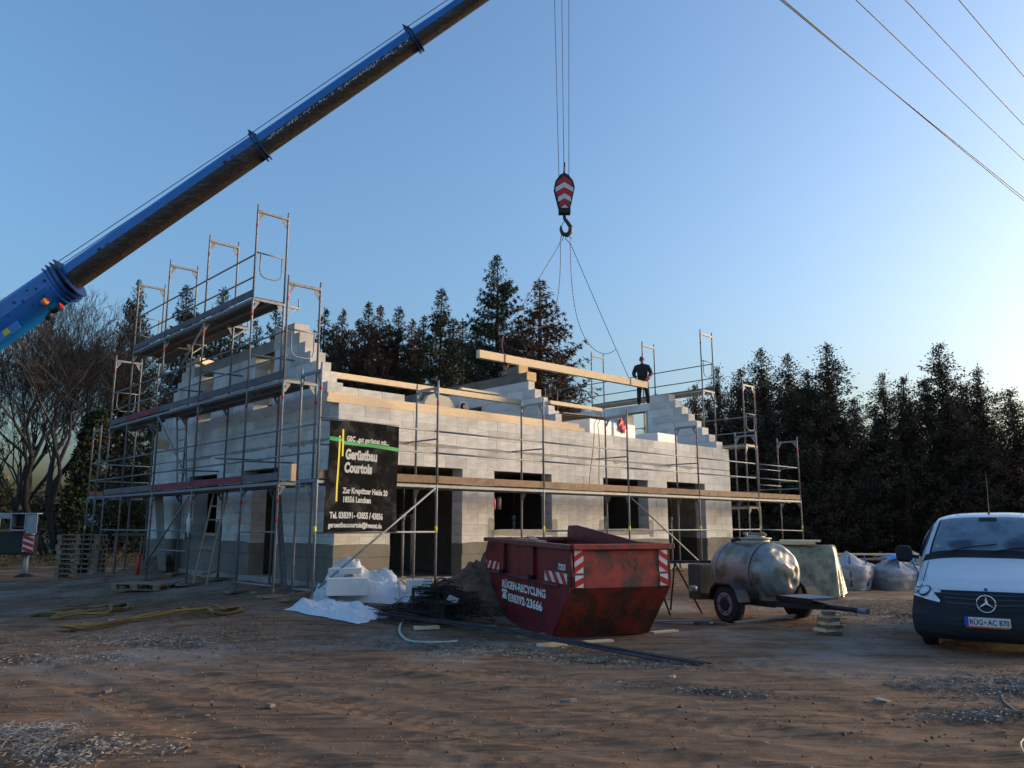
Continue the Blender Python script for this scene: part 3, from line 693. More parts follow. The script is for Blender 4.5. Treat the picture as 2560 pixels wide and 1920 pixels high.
for a, b, z in ((.3, 2.2, 3.43), (3.0, 5.4, 3.44), (6.0, 8.0, 3.43)): mb.add(*smear(a, b, z, .12, rg, 'y', -.009))
mb.build('mortar_smear', 'mortar', HOUSE)
def blob(x0, x1, z0, z1, y=-.004, seed=1, side='x', skip=None):
    mb = MB(); N = 28; pts = []
    for i in range(N):
        a = 2 * math.pi * i / N; cx, cz = (x0 + x1) / 2, (z0 + z1) / 2; c, s = math.cos(a), math.sin(a)
        k = (abs(c) ** 5 + abs(s) ** 5) ** (-1 / 5) * (1 + .07 * mnoise.noise(Vector((c * 3 + seed, s * 3, seed))) * 2)
        pts.append((cx + c * k * (x1 - x0) / 2, cz + s * k * (z1 - z0) / 2))
    mb.prism(pts, y, y + .01, 'y' if side == 'x' else 'x'); return mb
for (a, b, c, d, s) in ((4.06, 4.26, 1.38, 1.86, 1), (6.22, 6.42, 1.36, 1.84, 2), (4.2, 6.3, 1.44, 1.595, 3), (8.04, 8.24, 1.38, 1.84, 4), (10.22, 10.44, 1.36, 1.84, 5), (8.1, 10.35, 1.42, 1.595, 6)): blob(a, b, c, d, seed=s).build('sill_mortar_patch', 'slab' if b - a > 1 else 'mortar', HOUSE)
blob(5.55, 7.5, 1.28, 1.455, seed=8, side='y').build('sill_mortar_patch', 'darkconc', HOUSE); blob(7.06, 7.5, 1.3, 1.8, seed=9, side='y').build('sill_mortar_patch', 'darkconc', HOUSE); blob(5.2, 5.59, 1.3, 1.8, seed=10, side='y').build('sill_mortar_patch', 'darkconc', HOUSE)
mb = MB()
for a, b in ((.0, 1.3), (3.3, 5.2), (5.3, 8.0), (8.1, 11.1), (13.2, 14.6)): mb.add(*smear(a, b, 1.30, .05, rg))
for a, b in ((.1, 2.4), (3.7, 6.0), (6.2, 10.0)): mb.add(*smear(a, b, 1.31, .05, rg, 'y'))
mb.build('plinth_mortar_edge', 'plinth', HOUSE)
# boards closing the gable windows from inside
for y0, y1 in ((2.93, 3.89), (6.33, 7.11)):
    for k in range(4): MB().box(TH + .002, TH + .04, y0, y1, 4.56 + .27 * k, 4.56 + .27 * k + .262).build('window_board', 'timber' if k < 3 else 'osb', HOUSE)
    MB().box(.05, TH - .01, y0 + .001, y0 + .05, 4.56, 5.69).build('window_post', 'osb', HOUSE)
MB().box(14.3, 14.36, 3.0, 3.07, 4.5, 5.68).build('window_post', 'timber', HOUSE)
# ring beam on the middle wall with upright formwork end
MB().box(6.98, 7.26, 1.64, 8.6, 5.687, 5.94).build('ring_beam', 'darkconc', HOUSE); MB().box(6.98, 7.26, 1.99, 2.5, 5.943, 6.17).build('ring_beam_step', 'darkconc', HOUSE)
MB().box(6.94, 7.3, 1.60, 1.637, 5.7, 5.95).build('formwork_board', 'osb', HOUSE); MB().box(6.94, 7.3, 1.93, 1.985, 5.945, 6.2).build('formwork_board', 'osb', HOUSE)
for y in (5.0, 4.6, 1.2): MB().tube([(7.1, y, 5.5), (7.1, y, 6.15 if y > 2 else 5.7)], .006, 5).build('rebar', 'rebar', HOUSE)
# steel props in the door and window openings, sign and extinguisher in the second opening
def prop(x, y, z0=.58, z1=2.96, lab='steel'):
    o = empty('steel_prop', lab, 'prop', BW(x, y, z0), BROT, 'steel props under the upper floor')
    MB().tube([(0, 0, 0), (0, 0, 1.3)], .034, 10).build('outer_tube', 'galv', o); MB().tube([(0, 0, 1.3), (0, 0, z1 - z0)], .026, 10).build('inner_tube', 'dark', o)
    MB().box(-.07, .07, -.07, .07, 0, .012).build('base_plate', 'galv', o); MB().tube([(-.09, 0, 1.32), (.09, 0, 1.32)], .012, 6).build('pin', 'galv', o); MB().tube([(0, 0, 1.22), (0, 0, 1.36)], .048, 10).build('collar', 'galv', o)
prop(2.05, .55, lab='steel prop in the middle of the wide doorway'); prop(2.55, .9, lab='steel prop at the right in the wide doorway'); prop(1.75, 1.6, lab='steel prop deep inside the wide doorway')
prop(9.0, .6, lab='steel prop in the window left of the diagonal brace'); prop(12.0, .5, lab='steel prop in the right hand doorway'); prop(5.75, .9, lab='steel prop in the window above the skip')
MB().tube([(0, 0, 0), (0, 0, .05), (0, 0, .3), (0, 0, .34)], [.05, .055, .055, .02], 12)
def cyl_thing(name, label, cat, loc, parts):
    o = empty(name, label, cat, loc, BROT)
    for nm, m, f in parts: mb = MB(); f(mb); mb.build(nm, m, o)
    return o
cyl_thing('fire_extinguisher', 'small red extinguisher hanging in the window above the skip', 'extinguisher', BW(4.62, .42, 2.05), [
    ('cylinder', 'hazred', lambda b: b.tube([(0, 0, 0), (0, 0, .03), (0, 0, .26), (0, 0, .3)], [.045, .055, .055, .02], 12)), ('valve', 'dark', lambda b: b.tube([(0, 0, .3), (0, 0, .36)], .018, 8)), ('hook', 'dark', lambda b: b.tube([(0, 0, .35), (0, 0, .9)], .004, 4))])
cyl_thing('grey_canister', 'grey canister hanging beside the red extinguisher', 'canister', BW(4.80, .42, 2.07), [
    ('body', 'galv', lambda b: b.tube([(0, 0, 0), (0, 0, .27)], [.05, .05], 12)), ('lid', 'dark', lambda b: b.tube([(0, 0, .27), (0, 0, .31)], .03, 8)), ('hook', 'dark', lambda b: b.tube([(0, 0, .31), (0, 0, .88)], .004, 4))])

# ------------------------------------------------------------------ scaffolds
FW = .73; FH = 2.02
def frame_mesh():
    """standard at (0,0) and (FW,0), transom on top"""
    a = MB()
    for x in (0, FW): a.tube([(x, 0, 0), (x, 0, FH - .03), (x, 0, FH + .14)], [.0245, .0245, .019], 8)
    a.bar((0.01, 0, FH - .02), (FW - .01, 0, FH - .02), .05, .055)
    for s, x in ((1, .02), (-1, FW - .02)):
        a.prism([(x, FH - .05), (x + s * .13, FH - .05), (x + s * .13, FH - .09), (x + s * .05, FH - .13), (x, FH - .11)], -.004, .004, 'y').prism([(x, FH - .11), (x + s * .05, FH - .13), (x + s * .09, FH - .17), (x + s * .03, FH - .25), (x, FH - .25)], -.004, .004, 'y') if False else a.prism([(x, FH - .05), (x + s * .13, FH - .05), (x + s * .13, FH - .09), (x + s * .085, FH - .15), (x + s * .03, FH - .24), (x, FH - .24), (x, FH - .20), (x + s * .035, FH - .13), (x + s * .03, FH - .09), (x, FH - .09)], -.004, .004, 'y')
    return a
FRM = frame_mesh(); FRM_ME = None
def get_frame():
    global FRM_ME
    if FRM_ME is None: FRM_ME = FRM.mesh('frame'); FRM_ME.materials.append(M['galv'])
    return FRM_ME
BANDME = MB().tube([(0, 0, 0), (0, 0, .075)], .0275, 8).mesh('marking_band'); BANDME.materials.append(M['red'])
BANDY = MB().tube([(0, 0, 0), (0, 0, .13)], .0275, 8).mesh('marking_band'); BANDY.materials.append(M['yellow'])
JACK = MB().tube([(0, 0, 0), (0, 0, .3)], .017, 7).tube([(0, 0, .16), (0, 0, .2)], .036, 8).box(-.075, .075, -.075, .075, -.01, 0).mesh('base_jack'); JACK.materials.append(M['galv'])
BOARDP = MB().box(-.2, .2, -.12, .12, -.05, -.011).mesh('sole_board'); BOARDP.materials.append(M['timberdull'])
class Scaf:
    def __init__(s, label): s.o = empty('scaffold', label, 'scaffold', A0, BROT); s.rng = random.Random(label)
    def fr(s, x, y, dr, z0, n, bands=(), ground=True, tall=None):
        """n stacked frames; outer standard at x,y; dr = direction of the transom in degrees"""
        a = R(dr)
        for k in range(n):
            f = link('frame', get_frame(), None, s.o, (x, y, z0 + k * FH), (0, 0, a))
            if k == 0 and 'red' not in bands: link('marking_band', BANDY, None, f, (0, 0, 1.05), None)
            else: link('marking_band', BANDME, None, f, (0, 0, FH - .38), None)
            if k in bands: link('marking_band', BANDME, None, f, (FW, 0, FH - .42), None)
            if k == 0 and 'low' in bands: link('marking_band', BANDME, None, f, (0, 0, FH - .75), None)
        if ground:
            for t in (0, FW):
                px, py = x + math.cos(a) * t, y + math.sin(a) * t; w_ = BW(px, py); g = gz(w_.x, w_.y)
                zt = max(g + .06, z0 - .26)
                j = link('base_jack', JACK, None, s.o, (px, py, zt), None, (1, 1, max(.2, (z0 + .04 - zt) / .3)))
                link('sole_board', BOARDP, None, j, (0, 0, 0), (0, 0, s.rng.uniform(-.4, .4)), (1, 1, .3 / max(.06, z0 + .04 - zt)))
    def deck(s, a, b, z, side, m='deck', toe=None, n=2):
        """planks from a to b (inner/outer line given by side function)"""
        a = Vector(a); b = Vector(b); d = (b - a).normalized(); nrm = Vector(side)
        for k in range(n):
            c0 = a + nrm * (.04 + .19 + k * .335); c1 = b + nrm * (.04 + .19 + k * .335)
            mb = MB(); mb.bar((*c0.xy, z + .02), (*c1.xy, z + .02), .315, .045)
            p = mb.build('deck_plank', m, s.o)
            r = MB()
            for q in (-.15, .15): r.bar((*(c0 + nrm * q).xy, z - .03), (*(c1 + nrm * q).xy, z - .03), .018, .055)
            r.build('plank_rail', 'galvlight', p)
        if toe:
            t = MB().bar((*(a + d * .03).xy, z + .12), (*(b - d * .03).xy, z + .12), .032, .15)
            t.build('toe_board', toe, s.o)
        MB().bar((*a.xy, z - .02), (*b.xy, z - .02), .03, .055).build('deck_edge_rail', 'galv', s.o)
    def rail(s, p, q, nm='guard_rail', r=.019, m='galv'): MB().tube([p, q], r, 8).build(nm, m, s.o)
    def rails(s, a, b, z, hs=(.62, 1.09)):
        d = (Vector(b) - Vector(a)).normalized()
        for h in hs: s.rail((a[0], a[1], z + h), (b[0], b[1], z + h))
    def brace(s, p, q): s.rail(p, q, 'diagonal_brace', .022)
    def endguard(s, x, y, dr, z):
        a = R(dr); c, sn = math.cos(a), math.sin(a)
        P = lambda t, h: (x + c * t, y + sn * t, z + h)
        m = MB().tube([P(0, 1.05), P(FW, 1.05)], .017, 7)
        m.tube([P(.12, 1.05), P(.12, .65), P(.16, .55), P(.25, .5), P(.5, .5), P(.6, .55), P(.63, .65), P(.63, 1.05)], .014, 7)
        m.build('end_guard', 'galv', s.o)
Z0 = .49
# left side scaffold: outer standards on x=-1.05, inner on x=-.32
SL = Scaf('tall scaffold of galvanised frames with three decks along the left gable'); OX = -1.05
LY = [(.37, 3), (1.97, 4), (4.55, 4), (7.10, 4), (9.50, 4), (11.0, 3)]
for y, n in LY: SL.fr(OX, y, 0, Z0, n, bands=(1, 'low', 'red') if y < 9 else ('low', 'red'))
lt = {1: ['toegrey', 'toered', 'toered', 'toegrey', 'toegrey'], 2: ['toegrey', 'toegrey', 'toegrey', 'toered', 'toegrey'], 3: [None, 'toegrey', 'toegrey', 'toegrey', None]}
ys = [y for y, _ in LY]
for lv in (1, 2, 3):
    z = Z0 + lv * FH
    for i in range(5):
        if lv == 3 and i in (0, 4): continue
        if lv == 2 and i == 3:      # hatch bay left open for the ladder: narrow deck
            SL.deck((OX, ys[i], 0), (OX, ys[i + 1], 0), z, (1, 0, 0), toe=lt[lv][i], n=1); 
        else: SL.deck((OX, ys[i], 0), (OX, ys[i + 1], 0), z, (1, 0, 0), toe=lt[lv][i])
        SL.rails((OX + .03, ys[i]), (OX + .03, ys[i + 1]), z, (.5, 1.02))
SL.rails((OX, .37), (OX, -1.05), Z0 + FH, (.5, 1.02)); 
SL.rail((OX, .37, 6.0), (OX, -1.1, 5.9)) if False else None
SL.endguard(OX, 1.97, 0, Z0 + 3 * FH); SL.endguard(OX, 9.50, 0, Z0 + 3 * FH); SL.endguard(OX, .37, 0, Z0 + 2 * FH); SL.endguard(OX, 11.0, 0, Z0 + 2 * FH)
for y in (1.97, 4.55, 7.1, 9.5):
    z = Z0 + 3 * FH; k = MB().bar((OX + FW, y, z - .03), (OX + FW + .38, y, z - .03), .045, .05).bar((OX + FW, y, z - .32), (OX + FW + .3, y, z - .06), .03, .03).tube([(OX + FW + .36, y, z - .03), (OX + FW + .36, y, z + .19)], .018, 7)
    k.build('console_bracket', 'galvlight', SL.o)
for y0, y1 in ((4.55, 7.1), (7.1, 9.5)): MB().bar((-.22 + .1, y0, Z0 + 3 * FH + .01), (-.22 + .1, y1, Z0 + 3 * FH + .01), .30, .045).build('deck_plank', 'deck', SL.o)
SL.brace((OX - .03, 7.05, 4.46), (OX - .03, 4.65, 2.62)); SL.brace((OX - .03, 4.65, 2.35), (OX - .03, 7.1, .75)); SL.brace((OX - .03, 4.5, 6.4), (OX - .03, 7.05, 4.75))
SL.rail((OX, 4.6, 1.56), (OX, 11.0, 1.56), 'ledger'); SL.rail((OX, 1.97, 1.56), (OX, .4, 1.56), 'ledger'); SL.rail((OX, 1.97, .55), (OX, .4, .55), 'ledger'); SL.rail((OX, 4.6, 1.1), (OX, 7.0, 1.1), 'ledger')
for y, z in ((1.8, 3.0), (3.3, 3.15), (5.6, 3.0), (2.0, 5.3), (4.6, 5.3), (7.0, 5.2)): SL.rail((OX - .05, y, z), (0.02, y, z + .02), 'wall_tie', .02)
MB().bar((-.6, 6.9, 6.3), (-.3, 9.4, 6.34), .3, .04).build('deck_plank', 'deck', SL.o)
# far left corner frame and back scaffold
SB = Scaf('lower scaffold behind the house, seen at the far left')
for x in (-1.05, 1.7, 4.8, 7.9, 11.1, 14.4): SB.fr(x, 12.55, -90, Z0, 2)
for i, (a, b) in enumerate(((-1.05, 1.7), (1.7, 4.8), (4.8, 7.9), (7.9, 11.1), (11.1, 14.4))):
    SB.deck((a, 12.55, 0), (b, 12.55, 0), Z0 + FH, (0, -1, 0), toe='toewood'); SB.rails((a, 12.52), (b, 12.52), Z0 + FH, (.5, 1.02))
SB.rails((-1.05, 12.5), (-1.05, 11.0), Z0 + FH, (.5, 1.02)); SB.rail((-1.05, 12.5, Z0 + FH), (-1.05, 11.0, Z0 + FH), 'ledger', .022)
# front scaffold
SF = Scaf('long low scaffold with one brown board deck along the front wall'); OY = -1.1
FXs = [-1.05, 1.68, 4.8, 7.93, 11.15, 14.45, 17.2]
for i, x in enumerate(FXs): SF.fr(x, OY, 90, Z0, 2, bands=(1,) if i in (3, 4, 6) else ())
for i in range(6):
    SF.deck((FXs[i], OY, 0), (FXs[i + 1], OY, 0), Z0 + FH - .02, (0, 1, 0), m='deck', toe='toewood'); SF.rails((FXs[i], OY + .03), (FXs[i + 1], OY + .03), Z0 + FH, (.64, 1.09))
SF.brace((-.95, OY - .03, .6), (1.62, OY - .03, 2.43)); SF.brace((8.0, OY - .03, 2.38), (11.1, OY - .03, .62))
SF.rail((-1.05, OY, 1.56), (1.68, OY, 1.56), 'ledger'); SF.rail((4.8, OY, 1.56), (14.45, OY, 1.56), 'ledger'); SF.rail((14.45, OY, 1.56), (17.2, OY, 1.5), 'ledger')
SF.rail((-1.05, OY, .55), (-1.05, -.4, .55), 'ledger'); SF.rail((17.2, OY, 2.9), (17.2, .4, 2.9), 'ledger')
SF.rails((17.2, -1.05), (17.2, -.35), Z0 + FH, (.64, 1.09))
for x in FXs[1:]: SF.rail((x + .05, OY + .05, 3.45), (x + .05, .02, 3.45), 'wall_tie', .018) if x < 14 else None
# right side scaffold
SR = Scaf('tall narrow scaffold beyond the right gable'); RX = 15.0
RY = [(-.42, 3), (1.12, 4), (3.65, 4), (6.15, 4), (8.7, 3)]; ZR = .25
for y, n in RY: SR.fr(RX, y, 0, ZR, n, bands=(1, 2), ground=True)
for lv in (1, 2, 3):
    z = ZR + lv * FH
    for i in range(4):
        if lv == 3 and i in (0, 3): continue
        SR.deck((RX + FW, RY[i][0], 0), (RX + FW, RY[i + 1][0], 0), z, (-1, 0, 0), toe='toegrey' if lv == 3 else None); SR.rails((RX + FW, RY[i][0]), (RX + FW, RY[i + 1][0]), z, (.5, 1.02))
SR.rails((RX + FW, 6.15), (RX + FW, 8.7), ZR + 3 * FH, (.5, 1.02)); SR.rail((RX, 8.7, ZR + 3 * FH), (RX, 8.7, ZR + 3 * FH + 1.0)); SR.rail((RX + FW, 8.7, ZR + 3 * FH), (RX + FW, 8.7, ZR + 3 * FH + 1.05))
SR.endguard(RX, 1.12, 0, ZR + 3 * FH); SR.endguard(RX, 8.7, 0, ZR + 2 * FH); SR.endguard(RX, -.42, 0, ZR + 2 * FH)
SR.rails((RX + FW, -.42), (17.2, -.42), Z0 + FH, (.5, 1.02)); 

# ladders
def ladder(loc, p0, p1, wdir, wd, m, label, n, cat='ladder'):
    o = empty('ladder', label, cat, loc, BROT); p0 = Vector(p0); p1 = Vector(p1); wv = Vector(wdir) * wd
    for s in (0, 1): MB().bar(p0 + wv * s, p1 + wv * s, .025, .06, up=wv).build('stile', m, o)
    for k in range(n):
        c = p0.lerp(p1, (k + .6) / n); MB().bar(c, c + wv, .03, .03).build('rung', m, o)
    return o
q = BW(-.9, 0)
ladder(BW(-.95, 3.65, .4), (0, 0, 0), (.25, -.25, 2.15), (0, 1, 0), .72, 'timberdull', 'wooden ladder leaning from the ground to the first deck on the left side', 7)
ladder(BW(-.55, 6.2, 2.55), (0, 0, 0), (.02, .45, 2.0), (0, 1, 0), .6, 'galv', 'metal ladder from the first to the second deck on the left side', 7)

# white phone-number tag tube and red sleeve on standards, mesh column and foil leaning by the door
o = MB().tube([(0, 0, 0), (0, 0, .1), (0, 0, .12), (0, 0, .4), (0, 0, .46), (0, 0, .55)], [.02, .02, .05, .05, .02, .02], 8).build('scaffold_tag', 'sheetwhite'); o.location = BW(-1.1, 4.5, 1.42); tag(o, 'white tag hanging on the scaffold post beside the wooden ladder', 'tag')
o = MB().tube([(0, 0, 0), (0, 0, .52)], .045, 10).build('warning_sleeve', 'red'); o.location = BW(-1.12, 7.5, .45); tag(o, 'bright red protective sleeve at the foot of the left scaffold', 'sleeve')
# ------------------------------------------------------------------ banner
BN = empty('banner', 'black advertising banner with white lettering tied to the scaffold corner', 'banner', A0, BROT)
def bn(u, v):       # u 0..1 across, v 0..1 down
    x = -.86 + 1.54 * u - .05 * (1 - u) * v; z = 3.60 - 2.04 * v + .02 * math.sin(u * 3.1)
    return (x, -1.145 - .012 * math.sin(u * 9 + v * 4) - .015 * math.sin(v * 7) , z)
MB().grid(bn, 24, 30).build('cloth', 'banner', BN)
def bnp(u, v, d=.006): x, y, z = bn(u, v); return (x, y - d, z)
def bstrip(u0, v0, u1, v1, w_, m, name, vert=False):
    N = 14; V = []
    for i in range(N + 1):
        t = i / N; u = u0 + (u1 - u0) * t; v = v0 + (v1 - v0) * t
        if vert: V += [bnp(u - w_ / 2, v), bnp(u + w_ / 2, v)]
        else: V += [bnp(u, v - w_ / 2), bnp(u, v + w_ / 2)]
    MB().add(V, [(2 * i, 2 * i + 1, 2 * i + 3, 2 * i + 2) for i in range(N)]).build(name, m, BN)
def btext(body, u, v, size, xs, bold=.004, slope=-.03):
    cu_o = text(body, size, 'white', BN, Matrix.Identity(4), xs, bold)
    for vt in cu_o.data.vertices:
        lx, ly, lz = vt.co; uu = u + lx / 1.54; vv = v - ly / 2.04 + (-slope) * lx / 2.04
        x, y, z = bnp(min(max(uu, 0), 1), vv, .008); vt.co = (x, y, z)
bstrip(0, .165, .19, .18, .036, 'green', 'green_stripe'); bstrip(.17, .20, 1.0, .225, .034, 'green', 'green_stripe')
bstrip(.135, .14, .155, .73, .024, 'yprint', 'yellow_stripe', True); bstrip(.178, .08, .19, .325, .024, 'yprint', 'yellow_stripe', True)
btext('GBC ..gut gerüstet mit...', .235, .182, .128, .74, .006)
btext('Gerüstbau', .232, .345, .25, .64, .014); btext('Courtois', .232, .465, .25, .64, .014)
btext('Zur Kreptitzer Heide 20', .235, .655, .142, .68, .007); btext('18556 Lancken', .235, .735, .142, .68, .007)
btext('Tel. 038391- 43855 / 43856', .075, .875, .155, .64, .0075); btext('geruestbaucourtois@freenet.de', .06, .955, .125, .69, .0055)
MB().tube([(-1.05, -1.13, 3.63), (.7, -1.13, 3.63)], .012, 6).build('top_rod', 'galv', BN); MB().tube([(-1.05, -1.13, 1.57), (.7, -1.13, 1.57)], .014, 6).build('bottom_rod', 'galv', BN)

# ------------------------------------------------------------------ timbers and stacks on the walls
def beam(name, loc, L, w_, h, label, m='timber', rz=BROT, tilt=0, cat='timber', rx=0, grp=None):
    o = MB().box(0, L, -w_ / 2, w_ / 2, -h / 2, h / 2).build(name, m, None, bevel=.004); o.location = loc; o.rotation_euler = (rx, -tilt, rz); return tag(o, label, cat, grp)
beam('timber_beam', BW(-.27, .08, 4.193), 7.8, .14, .102, 'lower pale timber lying along the top of the front wall', grp='timbers on the front wall')
beam('timber_beam', BW(-.20, .155, 4.305), 7.6, .13, .10, 'upper pale timber lying on the other one along the front wall', grp='timbers on the front wall')
beam('timber_beam', BW(1.9, .30, 4.196), 2.2, .12, .10, 'short timber just behind the two on the front wall', grp='timbers on the front wall')
beam('roof_purlin', BW(.9, 2.0, 5.12), 6.2, .12, .14, 'long pale timber spanning from the stepped left gable to the middle wall', cat='timber')
beam('timber_beam', BW(5.0, 2.2, 5.30), 1.4, .12, .06, 'short pale timber piece lying at the right end of the long spanning timber')
beam('timber_beam', BW(7.2, 1.0, 5.03), 2.2, .10, .10, 'pale timber running from the middle wall steps towards the gable')
beam('timber_beam', BW(-.2, 7.0, 6.06), 1.2, .18, .16, 'short timber lying across the top of the left gable', rz=BROT + .5)
beam('timber_beam', BW(-.35, 9.2, 4.02), .5, .14, .12, 'timber end poking out at the far left corner of the wall, upper one')
beam('timber_beam', BW(-.35, 9.2, 3.88), .5, .14, .12, 'timber end poking out at the far left corner of the wall, lower one')
beam('timber_post', BW(-.75, .35, 2.54), .34, .07, .13, 'short upright timber on the first scaffold deck at the corner', tilt=R(0), rz=BROT, rx=0).rotation_euler = (0, -R(90), BROT)
SU = beam('suspended_beam', BW(6.45, 3.15, 6.62), 8.05, .16, .24, 'big pale timber beam hanging from the crane chains above the walls', tilt=R(.4), cat='timber')
for nm, x in (('lifting_strap', 1.0), ('lifting_strap', 7.05)):
    o = MB().box(-.035, .035, -.088, .088, -.13, .128).build(nm, 'violet'); o.location = BW(6.45 + x, 3.15, 6.63 + x * .007); o.rotation_euler = (0, 0, BROT)
    tag(o, 'violet strap around the %s end of the hanging beam' % ('left' if x < 2 else 'right'), 'strap', 'straps around the hanging beam')
# packs
def pack(x, y, z, lx, ly, h, label):
    o = empty('wrapped_pack', label, 'pack', BW(x, y, z), BROT, 'foil wrapped packs on the upper floor')
    MB().box(0, lx, 0, ly, .1, h).build('foil_block', 'sheetwhite', o, bevel=.02)
    for k in range(3): MB().box(.02 + k * (lx - .12) / 2, .1 + k * (lx - .12) / 2, .02, ly - .02, 0, .095).build('skid', 'timberdull', o)
    n = MB()
    for k in range(5): n.bar((.0, -.003, .2 + k * (h - .3) / 4), (lx, -.003, .22 + k * (h - .3) / 4), .006, .012)
    n.build('foil_crease', 'sheetwhite', o)
pack(8.75, .9, 3.6, 1.0, 1.0, 1.12, 'white foil wrapped pack left of the red bag'); pack(9.83, .9, 3.6, 1.05, 1.0, 1.1, 'white foil wrapped pack under the red bag'); pack(12.0, .9, 3.5, 1.05, 1.0, 1.07, 'white foil wrapped pack near the steps of the right gable')
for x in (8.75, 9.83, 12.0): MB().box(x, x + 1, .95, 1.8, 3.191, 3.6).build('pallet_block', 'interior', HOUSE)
def rb(u, v): return (.3 * (u - .5) * (1 - .3 * abs(v - .5)), -.03 - .03 * math.sin(v * 7 + u * 5), -.42 * v + .05 * math.sin(u * 6))
o = MB().grid(rb, 8, 10).grid(lambda u, v: (rb(u, v)[0], .03 + .02 * math.sin(u * 8), rb(u, v)[2]), 8, 10).build('red_bag', 'redbag'); o.location = BW(10.2, .86, 4.86); o.rotation_euler = (0, 0, BROT); tag(o, 'crumpled red bag hanging over the edge of a white pack', 'bag')
# lumber behind the packs
for k in range(5): beam('timber_board', BW(8.6 + .35 * k, 3.6 - .12 * k, 5.02 + .05 * k), 3.6 - .3 * k, .14, .045, 'dull timber board stacked behind the white packs, number %s from below' % ('one', 'two', 'three', 'four', 'five')[k], m='timberdull', tilt=R(1.5), grp='boards behind the white packs')
# white block pack at the left end behind the wall
o = empty('block_stack', 'white block stack behind the left end of the front wall', 'block stack', BW(.55, 1.0, 3.2), BROT)
for i in range(3):
    for j in range(6): link('block', UNIT, None, o, (.25 + i * .63, .3, .12 + j * .25), None, (.62, .5, .245))
# block saw
o = empty('block_saw', 'beige block saw with round motor standing behind the front wall', 'saw', BW(2.9, 1.0, 3.2), BROT)
MB().prism([(0, 1.15), (.02, 1.38), (.12, 1.55), (.3, 1.62), (.75, 1.58), (1.05, 1.28), (1.15, 1.15)], 0, .12, 'y').build('blade_guard', 'motor', o, bevel=.01)
MB().box(-.1, 1.6, -.2, .5, 1.07, 1.14).build('table', 'motor', o)
for x in (0, 1.5):
    for y in (-.15, .45): MB().box(x - .03, x + .03, y - .03, y + .03, 0, 1.07).build('leg', 'dark', o)
MB().tube([(1.15, -.1, 1.36), (1.15, -.06, 1.36), (1.22, .5, 1.36)], [.13, .15, .15], 18).build('motor', 'motor', o); MB().tube([(1.15, -.13, 1.36), (1.15, -.1, 1.36)], [.05, .12], 14).build('motor_cap', 'dark', o)
MB().box(1.0, 1.55, -.1, .4, 1.141, 1.2).build('motor_mount', 'motor', o)
o = MB().box(0, .6, 0, .4, 0, 1.6).build('concrete_block_pile', 'slab', None, bevel=.01); o.location = BW(3.3, 3.4, 3.2); o.rotation_euler = (0, 0, BROT); tag(o, 'grey concrete block pile behind the block saw', 'block stack')
# hanging black cables on the front wall
for k, (xa, xb) in enumerate(((6.85, 6.55), (6.95, 6.95))):
    pts = [BW(xa + (xb - xa) * t + .05 * math.sin(t * 5), -1.02 if t < .1 else -.9 - .1 * t, 4.5 - 1.95 * t) for t in [i / 14 for i in range(15)]]
    o = MB().tube(pts, .009, 5).build('black_cable', 'dark'); tag(o, 'thin black cable hanging to the deck by the third front post, %s strand' % ('left' if k == 0 else 'right'), 'cable', 'black cables on the front scaffold')

# ------------------------------------------------------------------ crane
CR = empty('mobile_crane', 'mobile crane with long blue telescopic boom reaching over the site from the left', 'crane', (-20, 28, gz(-20, 28)), 0)
def cw(x, y, z): return Vector((x + 20, y - 28, z - CR.location.z))
x1, z1 = az(0, 823, 27.3); x2, z2 = az(1411, -150, 25.4)
T1 = Vector((x1, 27.3, z1)); T2 = Vector((x2 - .9, 25.4, z2 - .6)); bd = (T2 - T1).normalized()
def bp(px):            # point on the boom axis seen at column px
    best = None
    lo_, hi_ = -40., 60.
    for _ in range(60):
        mid = (lo_ + hi_) / 2; p = T1 + bd * mid; v = p - cam.location; col = 1280 + F_PX * v.x / (v.y * C_ + v.z * S_)
        if col < px: lo_ = mid
        else: hi_ = mid
    return T1 + bd * lo_
side = bd.cross(Vector((0, 0, 1))).normalized(); upv = side.cross(bd)          # side points to the camera
def sect(a, b, H_, W_, nm, mtop, mbot, split=.1):
    """boom section: flat top and sides, rounded belly; two shells"""
    prof_top = [(W_ / 2, H_ * split), (W_ / 2, H_ * .40), (W_ * .42, H_ * .5), (-W_ * .42, H_ * .5), (-W_ / 2, H_ * .40), (-W_ / 2, H_ * split)]
    th = [i * math.pi / 10 for i in range(11)]
    prof_bot = [(W_ / 2 * math.cos(t), H_ * split - (H_ * (.5 + split)) * math.sin(t) ** .8) for t in th]
    out = []
    for prof, m, n_ in ((prof_top, mtop, nm), (prof_bot[::-1], mbot, nm + '_belly')):
        mb = MB(); pp = prof; n = len(pp)
        vs = [p - CR.location + side * u + upv * v for p in (a, b) for u, v in pp]
        mb.add(vs, [(i, i + 1, n + i + 1, n + i) for i in range(n - 1)], len(pp) > 8)
        if nm == 'head': pass
        out.append(mb.build(n_, m, CR, fix=False))
    cap = MB(); full = prof_top + prof_bot[1:-1][::-1]
    full = prof_top + [(-u, v) for u, v in prof_bot[1:-1]]
    cap.add([b - CR.location + side * u + upv * v for u, v in full], [tuple(range(len(full)))]); cap.build(nm + '_end', 'bluedark', CR)
    return out
pA = bp(-700); pB = bp(170); pC = bp(655); pD = bp(1040); pE = T2 + bd * .4
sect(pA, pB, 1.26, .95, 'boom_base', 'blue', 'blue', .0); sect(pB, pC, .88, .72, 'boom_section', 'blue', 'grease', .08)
sect(pC, pD, .74, .60, 'boom_section', 'blue', 'grease', .06); sect(pD, pE, .63, .52, 'boom_section', 'blue', 'grease', .08)
